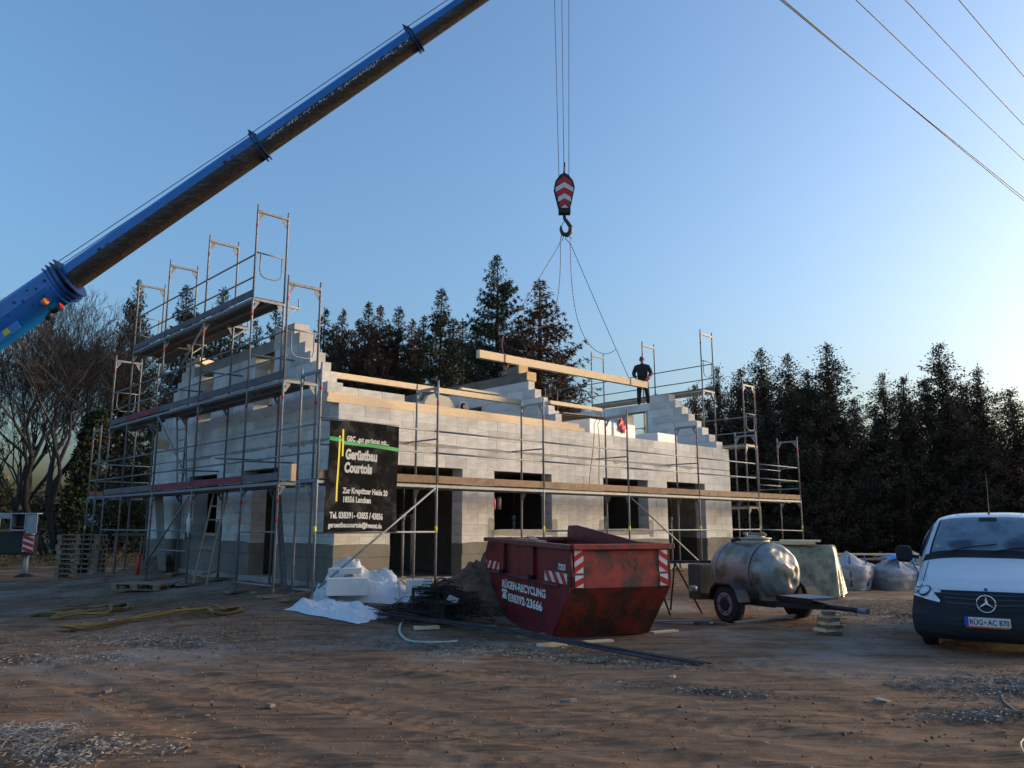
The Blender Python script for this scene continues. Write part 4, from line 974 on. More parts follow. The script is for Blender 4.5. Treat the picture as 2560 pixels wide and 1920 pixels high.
def collar(p, H_, W_, n, gap, nm='boom_collar', m='bluedark'):
    for k in range(n):
        c = p + bd * (k * gap) - CR.location; mb = MB(); th = [i * math.pi / 10 for i in range(11)]
        prof = [(W_ / 2, H_ * .5), (-W_ / 2, H_ * .5)] + [(-W_ / 2 * math.cos(t), -H_ * .56 * math.sin(t) ** .7) for t in th]
        N = len(prof); mb.add([c + bd * (.022 * s) + side * u + upv * v for s in (-1, 1) for u, v in prof], [tuple(range(N)), tuple(range(2 * N - 1, N - 1, -1))] + [(i, (i + 1) % N, N + (i + 1) % N, N + i) for i in range(N)])
        mb.build(nm, m, CR)
collar(bp(150), 1.34, 1.05, 1, .2, m='blue'); collar(bp(160), 1.38, 1.08, 3, .17); collar(pC - bd * .1, .98, .82, 2, .13); collar(pD - bd * .1, .86, .72, 2, .12)
for p, h in ((pC, .5), (pD, .44)):
    c = p - CR.location; mb = MB(); mb.add([c - bd * .15 + upv * h, c - bd * .05 + upv * (h + .38), c + bd * .12 + upv * h, c - bd * .15 + upv * h + side * .1, c - bd * .05 + upv * (h + .38) + side * .1, c + bd * .12 + upv * h + side * .1], [(0, 1, 2), (3, 5, 4), (0, 3, 4, 1), (1, 4, 5, 2), (2, 5, 3, 0)]); mb.build('rope_guide', 'bluedark', CR)
# rail and fittings of the base section
b0 = pB - bd * 3.2; MB().tube([b0 + upv * .78 - CR.location, pB - bd * .3 + upv * .86 - CR.location], .03, 6).build('boom_rail', 'blue', CR)
MB().bar(b0 + upv * .6 - CR.location, b0 + upv * .85 - CR.location, .18, .1).build('rail_post', 'bluedark', CR)
c = pB - bd * 3.3 + side * .52 - CR.location; MB().bar(c - upv * .35 + bd * .25, c + upv * .95 - bd * .45, .08, .16).build('rope_bracket', 'bluedark', CR); MB().bar(c - upv * .28 - bd * .2, c - upv * .28 + bd * .45, .1, .22).build('bracket_foot', 'blue', CR)
for i, (a, b) in enumerate(((.5, .25), (.9, .18), (1.5, .05), (1.2, .33), (1.8, .22), (2.2, -.08), (.8, -.2), (1.3, -.28))):
    c = pB - bd * a + side * .478 + upv * b - CR.location; MB().tube([c, c + side * .03], .035 if i % 2 else .055, 8).build('stud', 'bluedark', CR)
MB().bar(pA + side * .48 + upv * .02 - CR.location, pB - bd * .6 + side * .48 + upv * .02 - CR.location, .02, .05).build('weld_seam', 'blue', CR)
c = pB - bd * .9 + side * .35 - upv * .66 - CR.location; MB().tube([c, c - upv * .28 + bd * .12], .05, 6).build('lamp_bracket', 'dark', CR); MB().tube([c - upv * .2 + bd * .1, c - upv * .2 + bd * .42], [.10, .12], 10).build('work_lamp', 'dark', CR); MB().tube([c - upv * .35 - bd * .25, c - upv * .15 + bd * .05], [.11, .08], 10).build('work_lamp', 'dark', CR)
MB().tube([c - upv * .2 + bd * .42, c - upv * .2 + bd * .44], .11, 10).build('lamp_ring', 'hazred', CR); MB().tube([c + upv * .22 - bd * .05 + side * .1, c + upv * .22 + bd * .12 + side * .12], [.1, .12], 10).build('beacon', 'orange', CR)
MB().box(0, .3, 0, .02, 0, .3).v
c = pA + (pB - pA) * .83 + side * .49 - upv * .5 - CR.location; MB().bar(c - bd * .6 - upv * .1, c + bd * .5 - upv * .1, .05, .3).build('cylinder_lug', 'blue', CR); MB().bar(c - bd * .1 + side * .04 - upv * .1, c + bd * .12 + side * .04 - upv * .1, .03, .2).build('warning_sticker', 'yprint', CR)
rope_pts = [bp(-700) + upv * 1.0 - CR.location, pB + upv * .9 - CR.location, pC + upv * .72 - CR.location, pD + upv * .66 - CR.location, pE + upv * .55 - CR.location]
MB().tube(rope_pts, .014, 5).build('hoist_rope', 'rope', CR); MB().tube([p - side * .25 for p in rope_pts], .014, 5).build('hoist_rope', 'rope', CR)
for a, b, s_ in ((pC - bd * 1.3, .45, .3), (pC + bd * 4.4, .3, .27), (pB + bd * 1.6, .3, .34), (pB + bd * 7.0, .28, .34)):
    for k in range(2): c = a + bd * k * .33 + side * (s_ + .02) + upv * .12 - CR.location; MB().bar(c, c + bd * .14, .012, .10 - .05 * k).build('boom_port', 'dark', CR)
mb = MB(); rr_ = random.Random(5)
for i in range(150):
    a = pD - bd * rr_.uniform(.3, 6.5) ; v = -.02 - abs(rr_.gauss(0, .05)); c = a + side * .302 + upv * v - CR.location
    mb.bar(c, c + bd * rr_.uniform(.03, .09) + upv * rr_.uniform(.01, .06), .006, .012)
tag(mb.build('scratches', 'white', CR), kind='stuff')
# superstructure mostly left of the frame, carrier, outriggers
def cbox(n, x0, x1_, y0, y1, z0, z1_, m, bv=.02): MB().box(x0 + 20, x1_ + 20, y0 - 28, y1 - 28, z0 - CR.location.z, z1_ - CR.location.z).build(n, m, CR, bevel=bv)
cbox('carrier_chassis', -31, -18.3, 27.5, 29.2, .75, 1.55, 'dark'); cbox('deck_housing', -30, -18.6, 27.0, 29.1, 1.56, 2.05, 'cranewhite')
cbox('superstructure', -29, -24.5, 26.8, 29.2, 2.1, 3.6, 'blue'); cbox('counterweight', -31, -29.1, 26.6, 29.4, 2.1, 3.4, 'bluedark')
cbox('cabinet_side', -16.68, -16.64, 26.6, 26.9, 1.5, 2.05, 'cranewhite', .005); cbox('cabinet_side', -16.21, -16.17, 26.6, 26.9, 1.5, 2.05, 'cranewhite', .005); cbox('cabinet_top', -16.7, -15.80, 26.58, 26.9, 2.052, 2.09, 'cranewhite', .005); cbox('cabinet_bottom', -16.64, -16.21, 26.6, 26.9, 1.5, 1.55, 'cranewhite', .005); cbox('cabinet_back', -16.64, -16.21, 26.86, 26.92, 1.55, 2.05, 'dark', .0); cbox('under_frame', -31, -16.3, 26.78, 27.45, .72, 1.47, 'dark')
cbox('cabinet_door', -16.165, -15.80, 26.62, 26.66, 1.42, 2.048, 'cranewhite', .01); cbox('cabinet_lid', -18.6, -16.7, 26.7, 27.4, 1.90, 2.09, 'cranewhite', .01); cbox('shelf', -16.63, -16.22, 26.65, 26.85, 1.62, 1.64, 'timberdull', .0)
cbox('outrigger_box', -20.5, -16.3, 26.76, 27.3, .75, 1.12, 'dark'); cbox('outrigger_head', -16.3, -15.86, 26.70, 26.9, .7, 1.36, 'dark')
for k in range(3):
    MB().prism([(-16.98 + 20 + .02, .62 + .25 * k), (-16.98 + 20 + .32, .62 + .25 * k - .22 + .22), (-16.98 + 20 + .66, .44 + .25 * k), (-16.98 + 20 + .66, .56 + .25 * k), (-16.98 + 20 + .02, .74 + .25 * k)] if False else [(3.76 + .0, 1.12 + .19 * k - .25), (4.11, .80 + .19 * k - .05), (4.11, .86 + .19 * k), (3.76, 1.22 + .19 * k - .23)], -1.323, -1.319, 'y').build('hazard_stripe', 'hazred', CR)
MB().box(3.75, 4.12, -1.318, -1.312, .82, 1.32).build('hazard_plate', 'hazwhite', CR); MB().tube([(3.98, -1.2, 1.33), (3.98, -1.2, 1.43)], [.09, .07], 10).build('marker_lamp', 'cranewhite', CR)
jx, jy = 20 - 16.2, 27.1 - 28; jy = -1.1; MB().tube([(jx, jy, -.1), (jx, jy, .75)], .075, 12).build('jack_leg', 'galvlight', CR)
MB().tube([(jx, jy, -.12), (jx, jy, -.05), (jx, jy, .1)], [.5, .42, .12], 10).build('jack_foot', 'dark', CR); MB().box(jx - .85, jx + .65, jy - .6, jy + .6, -.24, -.13).build('jack_mat', 'timberdull', CR)
for x in (-1.3, -3.1, -6.8, -8.4):
    for y in (-1.15, 1.15): MB().tube([(x, y - .2, .62), (x, y + .2, .62)], .62, 20).build('wheel', 'rubber', CR)
# boom foot
MB().bar(pA - CR.location, pA - bd * 4 - CR.location, .8, 1.1).build('boom_foot', 'blue', CR); MB().tube([pA + bd * 4.5 - upv * .5 - CR.location, Vector((-6.0, 0, 2.4))], .22, 12).build('lift_cylinder', 'blue', CR)
# boom head
MB().tube([pE + bd * .3 - side * .25 - CR.location, pE + bd * .3 + side * .25 - CR.location], .32, 16).build('boom_head_sheave', 'dark', CR)

# hook block, falls, slings
HX, HY = 1.78, 25.3
HB = empty('hook_block', 'crane hook block with red and white chevrons hanging on wire ropes', 'hook block', (HX, HY, 12.2), 0)
pl = [(0, 1.32), (.14, 1.24), (.3, 1.02), (.355, .78), (.2, .08), (.16, 0), (-.16, 0), (-.2, .08), (-.355, .78), (-.3, 1.02), (-.14, 1.24)]
for y in (-.14, .11): MB().prism(pl, y, y + .03, 'y').build('cheek_plate', 'dark', HB)
for k, (zz, m) in enumerate(((.98, 'hazred'), (.78, 'hazwhite'), (.58, 'hazred'), (.38, 'hazwhite'), (.18, 'hazred'), (.03, 'hazwhite'))):
    wd = {0: .25, 1: .30, 2: .27, 3: .22, 4: .17, 5: .13}[k]; h = .19 if k < 5 else .1; dy = wd * .8
    MB().prism([(0, zz + h), (wd, zz + h - dy * .8), (wd, zz - dy * .8 + .02), (0, zz + .005), (-wd, zz - dy * .8 + .02), (-wd, zz + h - dy * .8)], -.146, -.141, 'y').build('chevron', m, HB) if k < 5 else MB().prism([(0, .16), (.13, .05), (-.13, .05)], -.146, -.141, 'y').build('chevron', m, HB)
MB().tube([(-.12, 0, .75), (.12, 0, .75)], .0, 3).v
MB().tube([(0, -.1, .78), (0, .1, .78)], .3, 18).build('sheave', 'dark', HB); MB().box(-.2, .2, -.13, .13, -.12, .06).build('crosshead', 'dark', HB)
hk = [(0, 0, -.1), (.0, 0, -.28), (.1, 0, -.42), (.2, 0, -.58), (.19, 0, -.76), (.08, 0, -.87), (-.07, 0, -.83), (-.13, 0, -.68), (-.12, 0, -.55)]
MB().tube(hk, [.06, .06, .065, .075, .085, .085, .07, .055, .03], 10).build('hook', 'grease', HB); MB().tube([(-.12, 0, -.57), (.02, 0, -.32)], .012, 6).build('safety_latch', 'dark', HB)
zt = 22.2
for x in (-.19, 0, .185):
    p = Vector((x * (.9 if x else 1), 0, 1.1 if x else 1.35)); MB().tube([p, Vector((x * 1.5, 0, zt - 12.2))], .011, 5).build('hoist_rope', 'rope', HB)
MB().tube([(0, 0, 1.3), (.03, 0, 1.75)], [.035, .02], 8).build('rope_socket', 'dark', HB); MB().tube([(0, 0, 9.15 - .1), (0, 0, 9.25)], .07, 8).build('switch_weight', 'orange', HB)
for x, s in ((-.06, -.13), (.06, .12)):
    MB().tube([(x, 0, -.8), (x + s * .2 - .06, 0, -1.0), (x + s * .9, 0, -1.16), (x + s * .6 + .08, 0, -1.0), (x + .02, 0, -.8)], .014, 6, False).build('ring', 'dark', HB)
def chain(name, pts, label, grp, r=.012):
    """a chain as a slightly knotted tube: alternating link thickness"""
    P = [Vector(p) for p in pts]; out = []; rs = []
    tot = sum((P[i + 1] - P[i]).length for i in range(len(P) - 1)); N = int(tot / .055)
    cum = [0]
    for i in range(len(P) - 1): cum.append(cum[-1] + (P[i + 1] - P[i]).length)
    j = 0
    for k in range(N + 1):
        d = tot * k / N
        while j < len(P) - 2 and cum[j + 1] < d: j += 1
        t = (d - cum[j]) / max(1e-6, cum[j + 1] - cum[j]); out.append(P[j].lerp(P[j + 1], min(1, t))); rs.append(r * (1.35 if k % 2 else .6))
    o = MB().tube(out, rs, 5).build(name, 'rope'); tag(o, label, 'chain', grp)
hkz = 12.2 - 1.15; L0 = Vector((HX - .15, HY, hkz)); R0_ = Vector((HX + .18, HY, hkz))
lt_ = BW(6.45 + 1.0, 3.15, 6.95); rt_ = BW(6.45 + 7.05, 3.15, 6.83)
def sag(a, b, s, n=20, side_=Vector((0, 0, 0))): return [a.lerp(b, i / n) + Vector((0, 0, -s * 4 * (i / n) * (1 - i / n))) + side_ * (4 * (i / n) * (1 - i / n)) for i in range(n + 1)]
chain('lifting_chain', sag(L0, lt_ + Vector((0, 0, .35)), .02), 'taut chain from the hook to the left strap of the beam', 'chains under the crane hook'); chain('lifting_chain', sag(R0_, rt_, .02), 'taut chain from the hook to the right strap of the beam', 'chains under the crane hook')
e1_ = R0_.lerp(rt_, .78); low = R0_.lerp(rt_, .80) + Vector((-.45, 0, -.0)); 
def loop(a, b, dip):
    pts = []
    for i in range(25):
        t = i / 24; pts.append(a.lerp(b, t ** 1.5) * 1.0 + Vector((0, 0, 0)));
    z0_, z1_ = a.z, b.z; res = []
    for i in range(33):
        t = i / 32; x = a.x + (b.x - a.x) * t ** 2.2; y = a.y + (b.y - a.y) * t ** 1.6
        z = a.z + (b.z - dip - a.z) * (1 - (1 - t / .86) ** 1.9 if t < .86 else 1) if t < .86 else b.z - dip + dip * ((t - .86) / .14) ** 2
        res.append(Vector((x, y, z)))
    return res
chain('lifting_chain', loop(R0_, e1_, .25), 'slack chain looping down beside the right taut chain', 'chains under the crane hook')
chain('lifting_chain', loop(L0, L0.lerp(lt_, .72), .28), 'slack chain looping down beside the left taut chain', 'chains under the crane hook')
o = MB().tube([lt_ + Vector((0, 0, .38)), lt_ + Vector((-.05, 0, .15)), lt_ + Vector((0, 0, -.2))], .03, 6).build('lifting_strap', 'violet'); tag(o, 'violet sling tail above the left end of the hanging beam', 'strap')
# ------------------------------------------------------------------ overhead wires
for k, (a, b, z) in enumerate((((3.56, 9.32), (10.93, 15.87), 8.5), ((3.60, 9.35), (10.97, 15.8), 8.46), ((4.52, 9.32), (9.68, 13.93), 8.5), ((5.17, 9.32), (8.84, 12.61), 8.5), ((5.876, 9.32), (7.89, 11.12), 8.5))):
    a = Vector((*a, z)); b = Vector((*b, z)); d = (b - a).normalized(); P = [a + d * t + Vector((0, 0, .00012 * (t - 5) ** 2 * 4)) for t in range(-14, 60, 2)]
    o = MB().tube(P, .0085 if k < 2 else .007, 5).build('overhead_wire', 'rope'); tag(o, ('lowest overhead wire crossing the top right corner', 'wire running close beside the lowest overhead one', 'second overhead wire up from the thick pair', 'third overhead wire up from the thick pair', 'uppermost overhead wire in the right corner')[k], 'wire', 'overhead wires at the top right')
# ------------------------------------------------------------------ skip
SK = empty('skip_container', 'dark red waste skip with hazard stripes and white lettering on its side', 'skip', (.61, 12.32, .03), R(19.27)); SK.rotation_euler = (R(.7), 0, R(19.27))
SW = 1.62
prof = [(0, 0), (-.74, .80), (-.70, 1.36), (3.24, 1.36), (3.62, .80), (2.08, 0)]     # (y, z) of the long side
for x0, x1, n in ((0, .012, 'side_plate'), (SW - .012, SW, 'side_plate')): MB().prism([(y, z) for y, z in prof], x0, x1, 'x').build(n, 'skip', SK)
def strip_(p, q, nm, m, t=.012, x0=.013, x1=SW - .013):
    (y0, z0), (y1, z1) = p, q; MB().bar(((x0 + x1) / 2, y0, z0), ((x0 + x1) / 2, y1, z1), x1 - x0, t, up=(0, z1 - z0, -(y1 - y0))).build(nm, m, SK)
def quad(nm, m, pts, t=(0, 0, 0)):
    t = Vector(t); V = [Vector(p) for p in pts] + [Vector(p) + t for p in pts]; MB().add(V, [(0, 1, 2, 3), (7, 6, 5, 4), (0, 4, 5, 1), (1, 5, 6, 2), (2, 6, 7, 3), (3, 7, 4, 0)]).build(nm, m, SK)
e_ = .013
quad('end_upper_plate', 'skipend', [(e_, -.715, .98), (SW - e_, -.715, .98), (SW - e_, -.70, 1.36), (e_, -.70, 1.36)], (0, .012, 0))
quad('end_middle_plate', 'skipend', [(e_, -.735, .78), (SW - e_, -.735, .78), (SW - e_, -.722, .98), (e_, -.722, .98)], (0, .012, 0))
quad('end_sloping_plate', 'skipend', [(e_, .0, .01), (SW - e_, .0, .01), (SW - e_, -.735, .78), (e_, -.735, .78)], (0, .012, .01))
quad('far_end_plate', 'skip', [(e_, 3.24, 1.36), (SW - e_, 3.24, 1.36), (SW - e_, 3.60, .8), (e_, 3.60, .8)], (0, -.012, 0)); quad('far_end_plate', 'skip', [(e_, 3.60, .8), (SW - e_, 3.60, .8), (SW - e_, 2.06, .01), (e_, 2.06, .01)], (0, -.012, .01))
MB().box(e_, SW - e_, .0, 2.07, .002, .03).build('floor_plate', 'skipin', SK)
for x in (.03, SW - .04): quad('inner_side', 'skipin', [(x, -.66, 1.3), (x, 3.15, 1.3), (x, 2.0, .05), (x, .1, .05)], (.008, 0, 0))
rim = [((-.035, -.74), (-.035, 3.29)), ((SW + .035, -.74), (SW + .035, 3.29))]
for (a, b) in rim: MB().bar((a[0], a[1], 1.36), (b[0], b[1], 1.36), .09, .075).build('rim', 'skiprim', SK, bevel=.008)
MB().bar((.012, -.735, 1.362), (SW - .012, -.735, 1.362), .09, .08, ).build('rim', 'skipend', SK, bevel=.008); MB().bar((.012, 3.28, 1.36), (SW - .012, 3.28, 1.36), .09, .075).build('rim', 'skiprim', SK, bevel=.008)
# raised rear corner wall seen over the rim
MB().prism([(.30, 1.40), (3.15, 1.40), (3.1, 1.62), (2.7, 1.63)], SW - .02, SW + .02, 'x').build('raised_side', 'skiprim', SK)
for y in (2.19, .73): MB().box(-.06, 0, y - .035, y + .035, .80, 1.32).build('rib', 'skip', SK, bevel=.006)
for y in (2.16, .70): MB().tube([(-.02, y, .84), (-.14, y, .84)], .028, 10).tube([(-.11, y, .84), (-.13, y, .84)], .05, 10).build('lifting_pin', 'dark', SK)
MB().add([(-.004, -.28, .74), (-.004, 2.98, .76), (-.09, 2.94, .79), (-.09, -.26, .78), (-.004, -.28, .80), (-.004, 2.98, .82)], [(0, 1, 2, 3), (3, 2, 5, 4), (0, 3, 4), (1, 5, 2)]).build('ledge', 'skiprim', SK)
MB().box(-.012, 0, .02, 2.05, .0, .03).build('bottom_edge', 'skiprim', SK)
MB().tube([(.0, -.735, .8), (.0, -.71, 1.33)], .018, 6).tube([(.0, -.735, .8), (.0, 0, .02)], .016, 6).build('corner_bead', 'skip', SK)
# lettering and marks (left side faces -x; reading direction runs towards the near end)
def smat(y, z): return frame_m((-.006, y, z), (0, -1, 0), (0, 0, 1))
text('RÜGEN-RECYCLING', .175, 'white', SK, smat(2.38, .55), 1.34, .006); text('038392-23666', .185, 'white', SK, smat(2.05, .34), 1.52, .006)
text('7253', .115, 'white', SK, smat(-.24, 1.02), 1.25, .004)
ph = MB(); ph.prism([(2.12, .36), (2.36, .36), (2.33, .44), (2.15, .44)], -.009, -.003, 'x'); ph.prism([(2.17, .445), (2.31, .445), (2.28, .475), (2.20, .475)], -.009, -.003, 'x'); ph.prism([(2.08, .47), (2.16, .47), (2.19, .485), (2.29, .485), (2.32, .47), (2.40, .47), (2.36, .52), (2.12, .52)], -.009, -.003, 'x'); ph.build('telephone_symbol', 'white', SK)
rs = random.Random(8); mb = MB()
for i in range(26): y = rs.uniform(.2, 2.35); z = rs.choice((.62, .42)) + rs.uniform(-.06, .06); mb.box(-.0085, -.0068, y, y + rs.uniform(.01, .05), z, z + rs.uniform(.008, .03))
tag(mb.build('paint_chips', 'skip', SK), kind='stuff')
def hazard(o, ux, uy, W_, H_, n, slant, nm='hazard_panel', t=-.004):
    """striped panel: origin o, axes ux, uy, size W_ x H_"""
    o = Vector(o); ux = Vector(ux).normalized(); uy = Vector(uy).normalized(); nn = ux.cross(uy).normalized() * .004
    V = [o, o + ux * W_, o + ux * W_ + uy * H_, o + uy * H_]; base = MB().add([v for v in V] + [v + nn for v in V], [(3, 2, 1, 0), (4, 5, 6, 7), (0, 1, 5, 4), (1, 2, 6, 5), (2, 3, 7, 6), (3, 0, 4, 7)]).build(nm, 'hazwhite', SK)
    if W_ > H_:
        st = W_ / n; 
        for k in range(n):
            a = st * k; w_ = st * .52; s = slant
            pts = [(max(0, min(W_, u)), v) for u, v in ((a + (s if s > 0 else 0), 0), (a + w_ + (s if s > 0 else 0), 0), (a + w_ - (s if s < 0 else 0), H_), (a - (s if s < 0 else 0), H_))]
            q = [o + ux * u + uy * v + nn * 1.2 for u, v in pts]; MB().add(q + [v + nn for v in q], [(3, 2, 1, 0), (4, 5, 6, 7), (0, 1, 5, 4), (1, 2, 6, 5), (2, 3, 7, 6), (3, 0, 4, 7)]).build('red_stripe', 'hazred', base)
    else:
        st = H_ / n
        for k in range(n):
            a = st * k; w_ = st * .5; s = slant
            pts = [(0, a + max(0, -s)), (W_, a + max(0, s)), (W_, min(H_, a + w_ + max(0, s))), (0, min(H_, a + w_ + max(0, -s)))]
            q = [o + ux * u + uy * v + nn * 1.2 for u, v in pts]; MB().add(q + [v + nn for v in q], [(3, 2, 1, 0), (4, 5, 6, 7), (0, 1, 5, 4), (1, 2, 6, 5), (2, 3, 7, 6), (3, 0, 4, 7)]).build('red_stripe', 'hazred', base)
    return base
hazard((-.008, .29, .82), (0, -1, 0), (0, 0, 1), .88, .155, 3, .16); hazard((-.008, 3.40, .83), (0, -1, 0), (0, 0, 1), .86, .145, 3, -.14)
hazard((.05, -.722, .99), (1, 0, 0), (0, 0, 1), .14, .32, 2, .09); hazard((.05, -.742, .79), (1, 0, 0), (0, 0, 1), .13, .17, 1, .06); hazard((SW - .19, -.722, .99), (1, 0, 0), (0, 0, 1), .14, .32, 2, -.09); hazard((SW - .19, -.742, .79), (1, 0, 0), (0, 0, 1), .13, .17, 1, -.06)
sc = MB(); rs = random.Random(6)
for i in range(70):
    x = SW * .52 + abs(rs.gauss(.3, .28)); x = min(x, SW - .22); z = 1.0 + rs.random() * .3; ln = rs.uniform(.01, .06); sc.box(x, x + .005, -.7215, -.7185 , z, z + ln)
for i in range(40):
    t = rs.random(); x = rs.uniform(.2, SW - .1); y = -.735 * t; z = .01 + .77 * t; d = Vector((rs.uniform(-.3, .5), -.69, .72)).normalized() * rs.uniform(.03, .3); sc.bar(Vector((x, y - .004, z)), Vector((x, y - .004, z)) + d, .003, .003)
tag(sc.build('scratches', 'debris', SK), kind='stuff')
# rubbish showing above the rim
o = MB().bar((0, 0, 0), (1.0, .2, .05), .2, .03).bar((.1, .1, .02), (.9, -.1, .07), .14, .03).build('scrap_boards', 'timberdull'); o.location = (.55, 14.7, 1.40); o.rotation_euler = (0, 0, 1.9); tag(o, 'scrap boards sticking out of the skip at its far left corner', 'board')

# ------------------------------------------------------------------ tank trailer
TA = R(90 - 155); TR = empty('tank_trailer', 'dented silver tank on a single axle trailer', 'trailer', (4.52, 14.72, 0), TA)     # local x towards the drawbar
# local y>0 is to the right when looking along +x, camera side is y<0
TC = Vector((-.28, .1, .84)); TRr = .55
prf = [(-.80, .0), (-.79, .22), (-.74, .38), (-.66, .48), (-.55, .54), (-.4, TRr), (.42, TRr), (.56, .53), (.68, .46), (.77, .34), (.82, .18), (.83, 0)]
def tankpt(u, v):
    t = u * (len(prf) - 1); i = min(int(t), len(prf) - 2); f = t - i; x = prf[i][0] + (prf[i + 1][0] - prf[i][0]) * f; r = prf[i][1] + (prf[i + 1][1] - prf[i][1]) * f
    a = v * 2 * math.pi; p = Vector((x, math.sin(a) * r, math.cos(a) * r))
    # dents on the dished end
    for (cx, cy, cz, rad, dep) in ((.66, -.02, .34, .21, .09), (.72, .16, .26, .2, .08), (.74, .26, .02, .13, .05), (.76, .16, -.12, .14, .055)):
        d = (p - Vector((cx, cy, cz))).length
        if d < rad: k = (1 - (d / rad) ** 2) ** 1.5; p += Vector((-1, -.3 * (1 if cy > 0 else 0), -.15)) * dep * k
    return TC + p
MB().grid(tankpt, 66, 64).build('tank', 'tank', TR, fix=True)
for x in (-.43, .45): MB().tube([TC + Vector((x - .025, 0, 0)), TC + Vector((x + .025, 0, 0))], TRr + .009, 40, False).build('weld_band', 'galv', TR)
tz = TC.z + TRr
MB().tube([(-.2, .1, tz - .05), (-.2, .1, tz + .05)], .26, 24).build('manhole_neck', 'tankcap', TR); MB().tube([(-.2, .1, tz + .05), (-.2, .1, tz + .075), (-.2, .1, tz + .08)], [.29, .29, .2], 24).tube([(-.2, .1, tz + .08), (-.2, .1, tz + .12)], [.2, .12], 20).build('manhole_lid', 'tankcap', TR)
MB().bar((-.5, .1, tz + .15), (.08, .1, tz + .13), .06, .05).build('lid_clamp', 'timberdull', TR)
for y in (-.1, .3): MB().tube([(-.2, y, tz + .07), (-.2, y, tz + .17)], .025, 6).build('clamp_bolt', 'tankcap', TR)
MB().tube([(-.72, .0, tz + .02), (-.5, -.05, tz + .05), (-.35, 0, tz + .04)], .035, 8).build('valve_pipe', 'dark', TR)
for y in (-.4, .55): MB().bar((-1.2, y, .36), (.75, y, .36), .06, .1).build('chassis_rail', 'dark', TR)
for x in (-1.15, .6): MB().bar((x, -.4, .36), (x, .55, .36), .06, .09).build('cross_member', 'dark', TR)
for x in (-.6, .4): MB().prism([(-.42, .38), (-.40, .62), (-.3, .45), (.4, .45), (.5, .62), (.57, .38)], x, x + .05, 'x').build('tank_saddle', 'oldolive', TR)
MB().bar((.7, -.38, .36), (1.45, .05, .36), .05, .08).bar((.7, .52, .36), (1.45, .08, .36), .05, .08).build('drawbar_arm', 'dark', TR)
MB().tube([(1.35, .06, .37), (2.1, .06, .37)], .04, 10).build('drawbar', 'dark', TR); MB().tube([(2.1, .06, .37), (2.28, .06, .37)], .045, 10).build('coupling', 'galv', TR)
MB().box(.62, 1.35, -.22, .42, .47, .50).build('front_tray', 'galv', TR); MB().box(.62, 1.4, -.24, -.2, .42, .50).build('tray_edge', 'dark', TR)
def wheel(parent, c, ax, r, w_, rimr, name='wheel', seg=28):
    c = Vector(c); ax = Vector(ax)
    w = MB().tube([c - ax * w_ / 2, c - ax * w_ * .42, c + ax * w_ * .42, c + ax * w_ / 2], [r * .9, r, r, r * .9], seg, True).build(name, 'rubber', parent)
    f = c + ax * (w_ / 2 + .001)
    MB().tube([f, f + ax * .012], rimr, 24).build('rim', 'galv', w); MB().tube([f + ax * .012, f + ax * .035], [rimr * .62, rimr * .5], 16).build('hub', 'dark', w)
    n = MB()
    for k in range(6): a = k * math.pi / 3; u = Vector((math.cos(a), 0, math.sin(a))) if abs(ax.y) > .5 else Vector((0, math.cos(a), math.sin(a))); n.tube([f + u * rimr * .78 + ax * .005, f + u * rimr * .78 + ax * .018], rimr * .1, 8)
    n.build('rim_holes', 'dark', w)
    return w
wheel(TR, (0, -.75, .325), (0, -1, 0), .325, .18, .2); wheel(TR, (0, .85, .325), (0, 1, 0), .325, .18, .2)
MB().tube([(0, -.7, .325), (0, .8, .325)], .035, 8).build('axle', 'dark', TR)
for y in (-.76, .86):
    P_ = [(.42 * math.cos(a), .33 + .40 * math.sin(a)) for a in (R(8), R(40), R(62), R(118), R(140), R(172))]; Q = [(u * .93, .33 + (v - .33) * .93) for u, v in P_][::-1]
    m_ = MB()
    for i in range(5): m_.prism([P_[i], P_[i + 1], Q[4 - i], Q[5 - i]], y - .13, y + .13, 'y')
    m_.build('mudguard', 'dark', TR)
MB().box(-1.55, -1.2, -.45, .5, .28, .95).build('rear_box', 'oldolive', TR, bevel=.03); MB().tube([(-1.25, -.5, .5), (-1.25, -.62, .5)], .06, 12).build('outlet_valve', 'galvlight', TR)

# ------------------------------------------------------------------ draped and stacked things near the tank
def drape(name, lx, ly, h, m, flare=.25, seed=0, fold=7, parent=None, sagf=.0):
    """box-like stack covered with cloth: top and folded skirt"""
    def f(u, v):
        a = u * 2 * math.pi; c, s = math.cos(a), math.sin(a); k = (abs(c) ** 8 + abs(s) ** 8) ** (-1 / 8)
        if v < .35: t = v / .35; r = k * t; return (c * r * lx / 2, s * r * ly / 2, h + .02 * mnoise.noise(Vector((c * r * 3 + seed, s * r * 3, 1))) - sagf * (1 - t) ** 2)
        t = (v - .35) / .65; fl = (1 + flare * t * (.6 + .8 * mnoise.noise(Vector((c * 1.7 + seed, s * 1.7, 2)))) + .11 * t ** .7 * abs(math.sin(a * fold + seed + t)) + .05 * t * math.sin(a * fold * 2.3 + t * 2))
        hem = .03 + .12 * max(0, mnoise.noise(Vector((c * 2.5 + seed, s * 2.5, 5))))
        return (c * k * lx / 2 * fl, s * k * ly / 2 * fl, h - (h - hem) * t ** 1.05 + .015 * math.sin(a * 11 + t * 9))
    return MB().grid(f, 120, 26).build(name, m, parent)
o = drape('tarp_stack', 1.25, .9, 1.22, 'tarp', .2, 3, 6); o.location = (7.15, 19.5, gz(7.15, 19.5)); o.rotation_euler = (0, 0, R(-25)); tag(o, 'stack covered with olive translucent foil behind the tank', 'covered stack')
